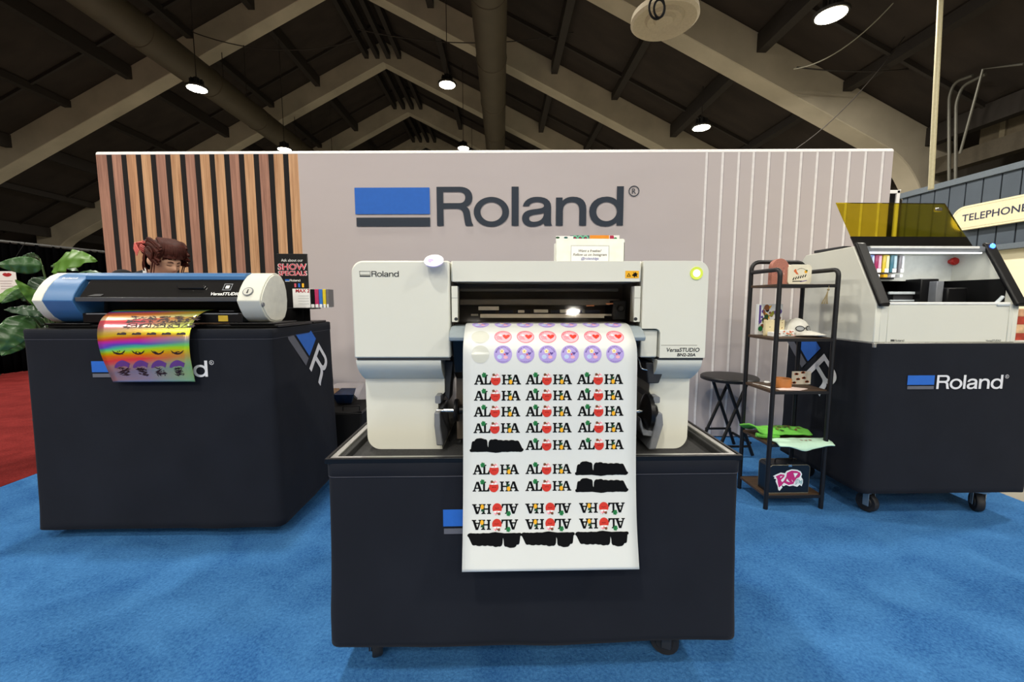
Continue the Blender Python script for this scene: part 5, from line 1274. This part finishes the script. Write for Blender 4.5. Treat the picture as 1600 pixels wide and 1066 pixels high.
for k, (q0, q1, q2, yy_, lab) in enumerate(((1208, 1222, 520, 2.20, 'flat floral packet below the cream scalloped pouch on the second shelf'), (1221, 1246, 517, 2.215, 'flat floral packet beside the cap on the second shelf'))):
    a, b_ = at(q0, 523, yy_).x, at(q1, 523, yy_).x; zt_ = at(1220, q2, yy_).z+.002
    t = thing('floral_packet', ((a+b_)/2, yy_, TOP[3]), lab, 'packet', 'floral packets')
    v = MB().box(a, b_, yy_, yy_+.05, TOP[3], max(zt_, TOP[3]+.012)); v.build('body', WHITE, t, bevel=.002)
    zt_ = max(zt_, TOP[3]+.012)
    mb = MB(); f = lambda u, v: (lerp(a, b_, .5+.46*u), yy_-.0006, lerp(TOP[3], zt_, .5+.44*v)); art(mb, f, 16, [3,3,1,0,7,8], rnd, (.10,.24)); mb.build('print', ARTM, t, smooth=0)
# trucker cap
c = Vector((at(1249, 520, 2.25).x-.006, 2.26, TOP[3])); W_, H_ = .069, .088
t = thing('trucker_cap', c, 'white trucker cap with spectacles picture and grey mesh on the second shelf', 'cap')
capmat = mat('cap_white', (232,230,220), .8, bump=.05); mesh_ = mat('cap_mesh', (196,196,190), .9, bump=.4, bscale=500)
def crown(u, v):
    q = 2*PI*u; p_ = v*PI/2
    return Vector((c.x-.004+W_*.98*math.cos(q)*math.cos(p_)**.75, c.y+.02+.085*math.sin(q)*math.cos(p_)**.75, c.z+.012+H_*(.9*math.sin(p_)+.1*math.sin(p_)*max(0,-math.sin(q)))))
mb = MB(); mb.grid(crown, 32, 10)
k = 0
for i in range(32):
    mi = 1 if (math.sin(2*PI*(i+.5)/32) > -.35 and math.cos(2*PI*(i+.5)/32) < .6) else 0
    for j in range(10): mb.m[i*10+j] = mi
mb.build('crown', [capmat, mesh_], t, solid=.002, smooth=60)
def brim(u, v):
    q = PI*(1.06+.88*u); r_ = 1+.75*v
    x = W_*.95*math.cos(q)*(1+.30*v); yb_ = .082*math.sin(q)*(1+.95*v)
    return Vector((c.x+.006+x+.03*v, c.y+.02+yb_, c.z+.030-.020*v-.016*abs(2*u-1)**2*(1) + .004))
MB().grid(brim, 24, 8).build('brim', capmat, t, solid=.003, smooth=60)
mb = MB()
def cf(u, v):
    q = -PI/2+u*.9; p_ = .33+v*.42
    return Vector((c.x-.004+W_*1.0*math.cos(q)*math.cos(p_)**.75, c.y+.018+.088*math.sin(q)*math.cos(p_)**.75-.002, c.z+.012+H_*math.sin(p_)*.98))
for cx_ in (-.42, .42): mb.shape([circ(cx_, .15, .36, 20, .46), circ(cx_, .15, .29, 20, .34)], cf, 0); mb.shape([circ(cx_, .15, .29, 20, .34)], cf, 1)
mb.shape([[(-.1,.3),(.1,.3),(.1,.2),(-.1,.2)]], cf, 0); mb.build('print', [INK, mat('lens_grey', (150,152,152), .3)], t, smooth=0)
# third shelf
c = Vector((at(1224.5, 600, 2.20).x, 2.215, TOP[2]))
t = thing('leather_cuff', c, 'tan round leather cuff on the third shelf', 'cuff')
MB().lathe([(.038,.0),(.045,.0),(.046,.003),(.046,.047),(.045,.050),(.039,.050),(.038,.047),(.038,.0)], c, 40).build('band', mat('tan_leather', (176,112,58), .5, var=.2, vscale=25), t)
y = 2.285; a, b_ = at(1237.5, 590, y).x, at(1267, 590, y).x; zt_ = at(1250, 580.5, y).z
t = thing('pumpkin_card', ((a+b_)/2, y, TOP[2]), 'square cream card with brown pumpkins standing on the third shelf', 'card')
MB().box(a, b_, y, y+.004, TOP[2], zt_).build('board', mat('card_cream', (214,206,188), .6), t)
mb = MB(); f = lambda u, v: (lerp(a, b_, .5+.5*u), y-.0006, lerp(TOP[2], zt_, .5+.5*v))
for (px_, py_) in ((-.55,.6),(.12,.82),(-.35,-.2),(.25,-.02),(.62,-.6),(-.75,-.75)):
    for dx in (-.10, 0, .10): mb.shape([circ(px_+dx, py_, .13, 10, .17)], f, 0)
    mb.shape([[(px_-.02,py_+.12),(px_+.03,py_+.12),(px_+.05,py_+.24),(px_,py_+.24)]], f, 1)
mb.build('print', [mat('pumpkin_brown', (184,100,64), .5), BROWN], t, smooth=0)
for k, (pts, lab, m_, nm) in enumerate((
    ([(1176,599.5,2.31),(1206,604,2.20),(1206,608,2.16),(1185,602,2.28)], 'white leaflet lying beside the tan cuff on the third shelf', WHITE, 'leaflet'),
    ([(1212,608,2.16),(1238,604.5,2.20),(1262,609,2.155),(1250,613,2.118),(1218,611.5,2.128)], 'pinkish leaflet in front of the pumpkin card', mat('leaflet_blush', (240,220,212), .5), 'leaflet'))):
    zz = TOP[2]+.0005
    P_ = [(at(p[0], p[1], p[2]).x, p[2]) for p in pts]
    ar = sum(P_[i][0]*P_[(i+1)%len(P_)][1]-P_[(i+1)%len(P_)][0]*P_[i][1] for i in range(len(P_)))
    if ar < 0: P_.reverse()
    t = MB().prism_z(P_, zz, zz+.0025).build(nm, m_); tag(t, lab, 'leaflet', 'leaflets')
c = Vector((at(1198, 595, 2.34).x, 2.335, TOP[2]))
t = MB().lathe([(.001,0),(.016,.0),(.017,.004),(.014,.008),(.001,.009)], c, 24).build('white_token', WHITE, smooth=40); tag(t, 'small white oval token behind the tan cuff on the third shelf', 'token')
# fourth shelf: folded shirts
def cloth(fn, nu, nv, name, m_, parent, th=.01): return MB().grid(fn, nu, nv).build(name, m_, parent, smooth=80, solid=th)
GREENT = mat('tee_green', (104,186,70), .9, var=.1, vscale=20, bump=.2, bscale=60); MINT = mat('tee_mint', (196,232,208), .9, var=.04, bump=.15, bscale=60)
zz = TOP[3-2]
t = thing('green_shirt', (1.57, 2.27, zz), 'folded bright green printed shirt at the back of the fourth shelf', 'shirt')
def gs(u, v):
    x = lerp(1.418, 1.718, u) + .014*math.sin(v*3+1); y_ = lerp(2.185, 2.342, v)
    h = .010 + .030*math.sin(PI*min(1, max(0, v*.9+.1)))*(.6+.4*math.sin(u*2.2+.6)) + .006*noise.noise(Vector((u*7, v*6, 2)))
    if u < .10: h += .020*(1-u/.10)
    return Vector((x, y_, zz+.006+max(0, h)))
cloth(gs, 34, 20, 'shirt_body', GREENT, t, .009)
def sk(u, v):
    q = 2*PI*u; r_ = 1
    return None
mb = MB(); mb.tube([(1.42,2.20,zz+.022),(1.455,2.193,zz+.017),(1.50,2.19,zz+.014),(1.545,2.192,zz+.013)], [.012,.013,.012,.008], 10); mb.build('rolled_sleeve', GREENT, t)
mb = MB()
def gp(u, v): p_ = gs(.62+u*.28, .5+v*.40); return p_+Vector((0,-.0015,.0065))
art(mb, gp, 36, [0, 1, 2], rnd, (.08,.18)); mb.build('print', [mat('tee_print_dark', (52,84,36), .8), mat('tee_print_brown', (110,80,50), .8), mat('tee_print_olive', (120,140,60), .8)], t, smooth=0)
t = thing('mint_shirt', (1.65, 2.14, zz), 'folded pale mint shirt hanging over the front of the fourth shelf', 'shirt')
zf_ = SZ[1]
def ms(u, v):
    x = lerp(1.475, 1.775, u) - .02*(1-v)*(.5-u); d = lerp(.058, -.022, v)
    y_ = 2.112+d; h = zz+.006 + .004*noise.noise(Vector((u*6, v*5, 7)))
    if v > .80: h -= (.012+.028*math.exp(-((u-.48)/.22)**2))*((v-.80)/.20)**1.2
    return Vector((x, y_ - (.008*max(0,(v-.8)/.2)), h+.0035))
cloth(ms, 30, 18, 'shirt_body', MINT, t, .006)
mb = MB()
for k, u0 in enumerate((.50, .58, .66)):
    f = lambda a, b_: ms(u0+a*.035, .48+b_*.14)+Vector((0,-.0008,.0036))
    mb.shape([circ(0, 0, .8, 12, .6)], f, 0); mb.shape([[(-.6,.2),(.6,.3),(.6,.8),(-.6,.7)]], f, 1)
mb.build('print', [mat('tee_print_rust', (170,90,70), .8), mat('tee_print_grey', (110,120,110), .8)], t, smooth=0)
# bottom shelf: lunch box
y = 2.132; a, b_ = at(1202, 750, y).x, at(1264, 750, y).x; zl = TOP[0]; zh_ = at(1230, 727, y).z
t = thing('lunch_box', ((a+b_)/2, y+.05, zl), 'black tin lunch box with a crimson graffiti sticker on the bottom shelf', 'lunch box')
LB = mat('lunch_box_black', (18,24,32), .3); LBE = mat('lunch_box_edge', (120,116,100), .35, .6)
x0_ = a-.006
MB().prism_y(rrect(a, b_, zl, zh_, .018, 6, '0011'), y, y+.095).build('body', LB, t, bevel=.003)
mb = MB()
for yy_ in (y, y+.095):
    pts = [Vector((p[0], yy_, p[1])) for p in rrect(a, b_, zl+.003, zh_, .018, 6, '0011')]
    mb.tube(pts, .0016, 6, closed=True)
mb.build('rolled_edge', LBE, t)
MB().box((a+b_)/2-.010, (a+b_)/2+.010, y-.003, y+.012, zh_-.010, zh_+.004).build('latch', CHROME, t, bevel=.002)
MB().tube(arc_pts([((a+b_)/2-.05,y+.05,zh_),((a+b_)/2-.05,y+.05,zh_+.018),((a+b_)/2+.05,y+.05,zh_+.018),((a+b_)/2+.05,y+.05,zh_)], .01), .004, 8).build('handle', BLACKPL, t)
# sticker lettering: outline field then letters, from the sticker's own corner-to-corner box
sx0_, sx1_ = at(1207, 750, y).x, at(1255, 750, y).x; sz0, sz1 = at(1230, 767, y).z, at(1230, 733.5, y).z
g = lambda u, v: (lerp(sx0_, sx1_, (u-355)/655), y-.0008, lerp(sz0, sz1, (760-v)/440))
g2 = lambda u, v: (lerp(sx0_, sx1_, (u-355)/655), y-.0014, lerp(sz0, sz1, (760-v)/440))
g3 = lambda u, v: (lerp(sx0_, sx1_, (u-355)/655), y-.0020, lerp(sz0, sz1, (760-v)/440))
mb = MB()
mb.shape(path('M355,460 L420,425 L520,385 L610,400 L640,355 L740,322 L860,330 L940,365 L975,420 L960,480 L1000,530 L1005,600 L985,670 L940,640 L890,680 L800,655 L720,668 L650,640 L600,665 L550,640 L575,690 L520,760 L490,740 L470,660 L420,560 L430,520 L385,505 L395,470 Z'), g, 0)
mb.shape(path('M415,462 L520,415 L600,430 L600,470 L530,540 L560,580 L590,560 L640,470 L650,390 L740,345 L860,355 L930,390 L945,430 L920,480 L860,510 L830,560 L800,620 L700,640 L600,590 L560,640 L500,690 L470,600 L455,520 Z'), g2, 1)
for d in ('M505,470 L565,450 L520,490 Z', 'M570,540 L590,515 L590,560 L565,550 Z', 'M655,505 L725,585 L645,560 Z', 'M785,395 L885,400 L825,490 Z', 'M735,465 L755,520 L800,585 L770,560 Z'): mb.shape(path(d), g3, 0)
for d in ('M845,530 L900,510 L890,600 L850,640 Z M865,545 L885,535 L878,590 L862,615 Z', 'M905,520 L950,560 L985,525 L990,600 L960,640 L945,590 L915,620 Z'): mb.shape(path(d), g3, 2)
mb.build('graffiti_sticker', [mat('sticker_white', (232,240,244), .5), mat('sticker_crimson', (190,40,120), .5), mat('sticker_frost', (150,186,190), .5)], t, smooth=0)

# ================================================================ PLANT
LEAFM = mat('leaf_green', (58,92,52), .3, var=.35, vscale=9, bump=.12, bscale=40); STEMM = mat('stem_green', (86,110,66), .5)
LEAFU = mat('leaf_fresh_green', (82,122,44), .4, var=.15, vscale=9); LEAFD = mat('leaf_deep_green', (40,66,42), .35, var=.3, vscale=9, bump=.12, bscale=40)
pc = Vector((-3.12, 2.93, .01))
pl_ = thing('potted_plant', pc, 'large leafy green potted plant behind the blue printer', 'plant')
MB().lathe([(.001,0),(.115,0),(.15,.30),(.155,.33),(.14,.33),(.135,.29),(.001,.29)], pc, 32).build('pot', BLACKPL, pl_)
MB().lathe([(.001,.285),(.134,.285),(.132,.297),(.001,.300)], pc, 24).build('soil', mat('soil', (52,40,32), .95, var=.3), pl_)
hub = at(82, 440, 2.92)
leaves = [ # base px, tip px, distance, width px, material, bend
    ((84,415),(150,406),2.78,40,LEAFU,.22), ((66,415),(-6,414),2.74,26,LEAFM,.25), ((81,437),(47,468),2.86,34,LEAFD,.2),
    ((73,484),(24,437),2.72,17,LEAFU,.12), ((42,452),(2,474),2.70,13,LEAFM,.15), ((36,446),(-14,478),2.80,14,LEAFU,.15),
    ((78,489),(6,484),2.74,20,LEAFD,.2), ((44,494),(-2,552),2.70,36,LEAFM,.3), ((36,528),(2,556),2.78,22,LEAFM,.25),
    ((68,498),(30,512),2.85,22,LEAFD,.2), ((84,414),(122,424),2.95,18,LEAFM,.15), ((90,440),(112,452),3.00,22,LEAFD,.15),
    ((62,404),(34,402),2.92,16,LEAFD,.2), ((60,470),(20,460),2.95,22,LEAFD,.2), ((76,505),(52,540),2.90,26,LEAFD,.25), ((20,520),(-22,516),2.85,24,LEAFM,.2), ((120,428),(160,428),3.05,12,LEAFM,.15)]
rl = random.Random(3)
for k, (b0, t0, yy_, wp, m_, bend) in enumerate(leaves):
    B = at(b0[0], b0[1], yy_+.08); T = at(t0[0], t0[1], yy_-.05); w = wp/FPX*yy_*.5
    ax = (T-B); Ln = ax.length; ax.normalize()
    vw = (EYEV-(B+T)/2).normalized() + Vector((rl.uniform(-.3,.3), 0, rl.uniform(.0,.7))); nrm = (vw - ax*vw.dot(ax)).normalized(); sd = ax.cross(nrm)
    ph = rl.uniform(0, 6)
    def lf(u, v, B=B, ax=ax, nrm=nrm, sd=sd, Ln=Ln, w=w, ph=ph, bend=bend):
        s_ = 2*v-1; hw = w*1.06*(math.sin(PI*min(1, u**.72*.985+.01))**.75)*(1-.15*u)
        return B + ax*(u*Ln) + nrm*(bend*Ln*.45*math.sin(PI*u) - .30*abs(s_)*hw*(1-.3*abs(s_)) + .11*w*abs(s_)*math.sin(u*26+ph+(2 if s_ > 0 else 0)) + .02*w*math.cos(s_*3)*math.sin(u*40)) + sd*(s_*hw)
    MB().grid(lf, 30, 12).build('leaf', m_, pl_, smooth=80, solid=.0012)
    o = Vector((pc.x+rl.uniform(-.06,.06), pc.y+rl.uniform(-.06,.06), pc.z+.29)); md = Vector((lerp(o.x, hub.x, .75), pc.y, lerp(o.z, min(hub.z, B.z), .8)))
    pts = [o*(1-q)**2 + md*2*q*(1-q) + B*q*q for q in [i/10 for i in range(11)]]
    MB().tube(pts, [lerp(.008, .004, i/10) for i in range(11)], 8).build('stem', STEMM, pl_)

# ================================================================ PERSON behind the left cart
SKIN = mat('skin', (206,160,132), .55, var=.03, vscale=12)
HAIRM = mat('auburn_hair', (66,28,20), .6, spec=.25, var=.35, vscale=18, stretch=(1,1,4)); TSHIRT = mat('black_tee', (20,20,24), .9, var=.1, bump=.1, bscale=20)
HC = at(257, 407, 2.72)
F_ = Vector((.92, -.30, -.29)).normalized(); U_ = (Vector((0,0,1))-F_*F_.z).normalized(); L_v = U_.cross(F_)
def hd(f, l, u): return HC + F_*f + L_v*l + U_*u
per = thing('person', (HC.x-.15, 2.86, .01), 'person with auburn pinned-up hair and black tee, head bowed behind the blue printer', 'person')
def gs_(x, m, s): return math.exp(-((x-m)/s)**2)
def headpt(u, v):
    q = 2*PI*u; p_ = PI*v; dz = -math.cos(p_); dx = math.sin(p_)*math.cos(q); dy = math.sin(p_)*math.sin(q)
    f, l, h = .096*dx, .075*dy, .122*dz
    t_ = max(0, (-dz-.1)/.9)
    l *= 1-.42*t_; 
    if dx > 0: f += .006*t_*dx - .010*max(0, dz)*dx
    else: f *= 1-.35*t_
    if dx > .3:
        f += .021*gs_(dz,-.30,.10)*gs_(dy,0,.13) + .012*gs_(dz,-.16,.13)*gs_(dy,0,.09)
        f -= .010*gs_(dz,-.06,.10)*gs_(abs(dy),.36,.17)
        f += .005*gs_(dz,.10,.08)*gs_(abs(dy),.32,.25)
        f += .006*gs_(dz,-.56,.05)*gs_(dy,0,.2) + .006*gs_(dz,-.66,.05)*gs_(dy,0,.17) - .004*gs_(dz,-.61,.02)*gs_(dy,0,.2)
        f += .010*gs_(dz,-.86,.14)*gs_(dy,0,.25)
        f += .004*gs_(dz,-.35,.15)*gs_(abs(dy),.55,.18)
    return hd(f, l, h)
bod = MB(); bod.grid(headpt, 64, 44)
for sgn in (-1, 1):   # ears
    e = MB()
    c = hd(-.004, sgn*.076, -.012); k = len(bod.v); bod.ball(c, (.019,.019,.030), 14, 10)
NB = Vector((at(247, 425, 2.80).x, 2.80, 1.335))       # base of the neck
FT = Vector((.78, -.62, 0)).normalized(); LT = Vector((-FT.y, FT.x, 0)); 
def mixp(a, b, t_): return a.lerp(b, t_)
bod.tube([hd(-.022, 0, -.05), hd(-.03, 0, -.10), mixp(hd(-.03,0,-.10), NB, .6), NB, NB+Vector((-.03,.02,-.06))], [.052,.050,.048,.052,.055], 18)
HIP = Vector((NB.x-.30, NB.y+.26, .90)); CH = NB+Vector((-.06,.04,-.14)); WA = NB.lerp(HIP, .62)+Vector((0,0,.01))
def torso(mb, g):
    secs = [(NB+Vector((-.004,.004,-.005)), .060, .052), (NB+Vector((-.015,.01,-.03)), .12, .064), (NB+Vector((-.03,.02,-.075)), .165, .085), (CH, .170, .112), (CH.lerp(WA,.5), .150, .105), (WA, .130, .098), (HIP, .165, .115), (HIP+Vector((.01,-.01,-.09)), .165, .115)]
    n = 24; k = len(mb.v); tdir = (NB-HIP).normalized(); fw_ = (FT - tdir*FT.dot(tdir)).normalized()
    for c, a, b_ in secs:
        for j in range(n): q = 2*PI*j/n; mb.v.append(tuple(c + LT*(a+g)*math.cos(q) + fw_*(b_+g)*math.sin(q)))
    for i in range(len(secs)-1):
        for j in range(n): j2 = (j+1)%n; mb.f.append((k+i*n+j, k+i*n+j2, k+(i+1)*n+j2, k+(i+1)*n+j)); mb.m.append(mb.mi)
    mb.f.append(tuple(k+j for j in reversed(range(n)))); e = k+(len(secs)-1)*n; mb.f.append(tuple(e+j for j in range(n))); mb.m += [mb.mi]*2
torso(bod, 0)
SHO = {s_: NB + LT*(.165*s_) + Vector((-.025,.015,-.055)) for s_ in (-1, 1)}
ELB = {-1: Vector((-2.47, 2.67, 1.085)), 1: Vector((-2.13, 2.86, 1.075))}
WRI = {-1: Vector((-2.27, 2.575, 1.062)), 1: Vector((-2.02, 2.66, 1.060))}
HDI = {-1: Vector((.93,-.36,-.05)).normalized(), 1: Vector((.62,-.78,-.05)).normalized()}
for s_ in (-1, 1):
    bod.ball(SHO[s_], .058, 16, 10)
    bod.tube([SHO[s_], SHO[s_].lerp(ELB[s_], .5), ELB[s_]], [.052,.047,.040], 14); bod.ball(ELB[s_], .041, 12, 8)
    bod.tube([ELB[s_], ELB[s_].lerp(WRI[s_], .35), WRI[s_]], [.040,.040,.026], 14)
    d = HDI[s_]; sdv = Vector((-d.y, d.x, 0)).normalized(); w0 = WRI[s_]
    bod.tube([w0, w0+d*.03+Vector((0,0,-.004)), w0+d*.075+Vector((0,0,-.008))], [.025,.029,.026], 14)
    bod.ball(w0+d*.05+sdv*.0+Vector((0,0,-.006)), (.038,.038,.015), 14, 8)
    for j, (off, ln_) in enumerate(((-.030,.062),(-.010,.074),(.010,.070),(.029,.054))):
        r0 = w0+d*.078+sdv*off+Vector((0,0,-.008)); dd = (d+sdv*off*3).normalized()
        bod.tube([r0-d*.02, r0+dd*ln_*.45+Vector((0,0,.004)), r0+dd*ln_*.8+Vector((0,0,-.005)), r0+dd*ln_+Vector((0,0,-.012))], [.0098,.0090,.0082,.0066], 10)
    th = sdv*(-s_)
    bod.tube([w0+d*.022+th*.022, w0+d*.045+th*.048+Vector((0,0,-.006)), w0+d*.075+th*.056+Vector((0,0,-.012))], [.013,.0105,.0085], 10)
HJ = {s_: HIP + LT*(.09*s_) + Vector((0,0,-.08)) for s_ in (-1, 1)}
FEET = {-1: Vector((HIP.x-.08, HIP.y-.06, .01)), 1: Vector((HIP.x+.06, HIP.y+.14, .01))}
for s_ in (-1, 1):
    kn = HJ[s_].lerp(FEET[s_], .50)+FT*.03; an = FEET[s_]+Vector((0,0,.085))
    bod.tube([HJ[s_]+Vector((0,0,.06)), HJ[s_], HJ[s_].lerp(kn,.5), kn, kn.lerp(an,.4), an], [.09,.086,.072,.055,.052,.036], 16)
    bod.ball(FEET[s_]+FT*.05+Vector((0,0,.045)), (.09,.075,.042), 16, 10)
po = bod.build('person_body', SKIN, per, smooth=0)
rm = po.modifiers.new('remesh', 'REMESH'); rm.mode = 'VOXEL'; rm.voxel_size = .0055; rm.use_smooth_shade = True
sm_ = po.modifiers.new('smooth', 'SMOOTH'); sm_.factor = .5; sm_.iterations = 3
# tee, trousers, shoes
mb = MB(); torso(mb, .012)
for s_ in (-1, 1):
    mb.ball(SHO[s_], .069, 16, 10); mb.tube([SHO[s_], SHO[s_].lerp(ELB[s_], .35), SHO[s_].lerp(ELB[s_], .66)], [.064,.061,.060], 16)
to = mb.build('tee', TSHIRT, per, smooth=0); rm = to.modifiers.new('remesh', 'REMESH'); rm.mode = 'VOXEL'; rm.voxel_size = .008; rm.use_smooth_shade = True
mb = MB(); mb.ball(HIP+Vector((.005,-.005,-.06)), (.18,.17,.12), 20, 12)
for s_ in (-1, 1):
    kn = HJ[s_].lerp(FEET[s_], .50)+FT*.03; an = FEET[s_]+Vector((0,0,.075))
    mb.tube([HJ[s_]+Vector((0,0,.06)), HJ[s_], HJ[s_].lerp(kn,.5), kn, kn.lerp(an,.4), an], [.10,.098,.085,.068,.066,.056], 16)
to = mb.build('trousers', mat('black_trousers', (24,24,28), .9), per, smooth=0); rm = to.modifiers.new('remesh', 'REMESH'); rm.mode = 'VOXEL'; rm.voxel_size = .010; rm.use_smooth_shade = True
for s_ in (-1, 1):
    mb = MB(); mb.ball(FEET[s_]+FT*.045+Vector((0,0,.046)), (.115,.10,.046), 18, 12)
    mb.v = [(x, y_, max(z, .0105)) for x, y_, z in mb.v]; mb.build('shoe', BLACKMT, per, smooth=60)
# hair: cap, fringe, side strands, pinned bun
mb = MB()
def cap(u, v):
    q = 2*PI*u; p_ = PI*v; dz = -math.cos(p_); dx = math.sin(p_)*math.cos(q); dy = math.sin(p_)*math.sin(q)
    f, l, h = .114*dx-.004, .091*dy, .138*dz+.002
    if dx < -.2: f *= 1.06
    w_ = 1+.035*math.sin(q*14+dz*5)*abs(dy) + .02*math.sin(q*23)
    return hd(f*w_, l*w_, h)
nu, nv = 60, 40
mb.grid(cap, nu, nv)
keep = []
for i in range(nu):
    for j in range(nv):
        q = 2*PI*(i+.5)/nu; p_ = PI*(j+.5)/nv; dz = -math.cos(p_); dx = math.sin(p_)*math.cos(q); dy = math.sin(p_)*math.sin(q)
        face = dx > .06 and dz < .22+.15*(1-dx) and abs(dy) < .96 and not (dx < .22 and dz > -.05)
        earz = abs(dy) > .62 and -.45 < dz < .12 and -.28 < dx < .3
        low = dz < (-.62 if dx < -.2 else -.3)
        if not (face or low or earz): keep.append(i*nv+j)
mb.f = [mb.f[k] for k in keep]; mb.m = [0]*len(mb.f)
rh = random.Random(8)
def strand(pts, r0, r1): 
    P_ = [hd(*p) for p in pts]; n = 9
    c = []
    for i in range(n+1):
        t_ = i/n; c.append(P_[0]*(1-t_)**3+P_[1]*3*t_*(1-t_)**2+P_[2]*3*t_*t_*(1-t_)+P_[3]*t_**3)
    mb.tube(c, [lerp(r0, r1, (i/n)**1.5) for i in range(n+1)], 7)
for k in range(22):      # fringe over the brow
    l = lerp(-.078, .078, k/21); e = abs(l)/.078; j = rh.uniform(-.005,.005)
    strand([(-.01, l*.6, .132), (.085-.02*e, l*.8, .122), (.116-.04*e, l*1.02+j, .075), (.100-.045*e, l*1.08+j, .034-.02*e+rh.uniform(-.006,.006))], .012, .004)
for k in range(30):      # swept back from the crown to the pin, both sides
    s_ = -1 if k % 2 else 1; h0 = rh.uniform(-.02, .12); ff = rh.uniform(.02, .09)
    strand([(ff, s_*(.078+.012*rh.random()), h0*.8), (.0, s_*.098, h0+.035), (-.07, s_*.085, h0*.6+.05), (-.122, s_*.03*rh.random(), .045+rh.uniform(-.03,.03))], .009, .006)
for s_ in (-1, 1):       # loose lock in front of each ear
    strand([(.035, s_*.086, .05), (.045, s_*.095, -.01), (.030, s_*.090, -.07), (.024, s_*.078, -.15)], .0045, .0018)
    strand([(.045, s_*.086, .05), (.062, s_*.092, .0), (.052, s_*.088, -.05), (.046, s_*.08, -.12)], .004, .0015)
    strand([(-.02, s_*.09, .07), (.03, s_*.10, .085), (.05, s_*.10, .04), (.034, s_*.095, .01)], .008, .005)
for k in range(14):      # pinned-up bun and wisps
    q = 2*PI*k/14
    strand([(-.115, .03*math.cos(q), .05+.03*math.sin(q)), (-.155, .055*math.cos(q), .06+.05*math.sin(q)), (-.165, .04*math.cos(q+.8), .04+.05*math.sin(q+.8)), (-.125, .035*math.cos(q+1.6), .02+.045*math.sin(q+1.6))], .014, .009)
strand([(-.12, -.02, -.01), (-.15, -.03, -.04), (-.14, -.03, -.08), (-.13, -.02, -.12)], .010, .003)
mb.build('hair', HAIRM, per, smooth=80, solid=0)
CLAW = mat('claw_clip_coral', (222,112,104), .35)
mb = MB()
for s_ in (-1, 1):
    for k in range(4):
        P_ = [hd(-.175+.008*k, -.055+.006*k, .045+.012*k), hd(-.165, -.085+s_*.012, .035+.010*k), hd(-.140+.004*k, -.075+s_*.018, (.005)+.012*k+s_*.012)]
        mb.tube([P_[0], (P_[0]+P_[1])/2+U_*.004, P_[1], P_[2]], [.005,.0065,.006,.003], 8)
mb.tube([hd(-.185,-.05,.05), hd(-.20,-.06,.062)], [.008,.003], 8); mb.tube([hd(-.15,-.06,.075), hd(-.152,-.065,.092)], [.008,.003], 8)
mb.v = [tuple(Vector(q)+F_*.042+U_*.002) for q in mb.v]; mb.build('claw_clip', CLAW, per, label='coral claw clip in the hair')
# facial features
mb = MB()
for s_ in (-1, 1):
    pts = [headpt(0,0)]
    def fp2(dyv, dzv, e): 
        p_ = math.acos(-dzv); q = math.asin(max(-1, min(1, dyv/math.sin(p_)))); pt = headpt((q/(2*PI)) % 1.0, p_/PI); return pt + F_*e
    mb.tube([fp2(s_*.20,-.09,.002), fp2(s_*.30,-.115,.003), fp2(s_*.42,-.11,.002), fp2(s_*.52,-.085,.001)], [.0012,.0022,.0024,.0012], 6)
    mb.tube([fp2(s_*.16,.06,.001), fp2(s_*.32,.10,.001), fp2(s_*.50,.06,.0)], [.0024,.003,.0014], 6)
mb.build('lashes_and_brows', mat('brow_brown', (52,28,22), .7), per)
mb = MB(); mb.tube([fp2(-.20,-.585,-.001), fp2(-.08,-.565,.002), fp2(0,-.572,.002), fp2(.08,-.565,.002), fp2(.20,-.585,-.001)], [.001,.004,.004,.004,.001], 8)
mb.tube([fp2(-.18,-.61,-.001), fp2(0,-.645,.002), fp2(.18,-.61,-.001)], [.001,.0055,.001], 8); mb.build('lips', mat('lip_rose', (176,98,92), .4), per)
# lanyard
mb = MB()
for s_ in (-1, 1):
    P_ = [NB+LT*(s_*.055)+Vector((-.05,.04,.030)), NB+LT*(s_*.075)+FT*.035+Vector((0,0,-.005)), NB+LT*(s_*.07)+FT*.115+Vector((0,0,-.075)), CH+LT*(s_*.03)+FT*.165+Vector((0,0,-.05))]
    for i in range(3): mb.bar(P_[i], P_[i+1], .018, .003)
mb.build('lanyard', WHITE, per, label='white lanyard around the neck')
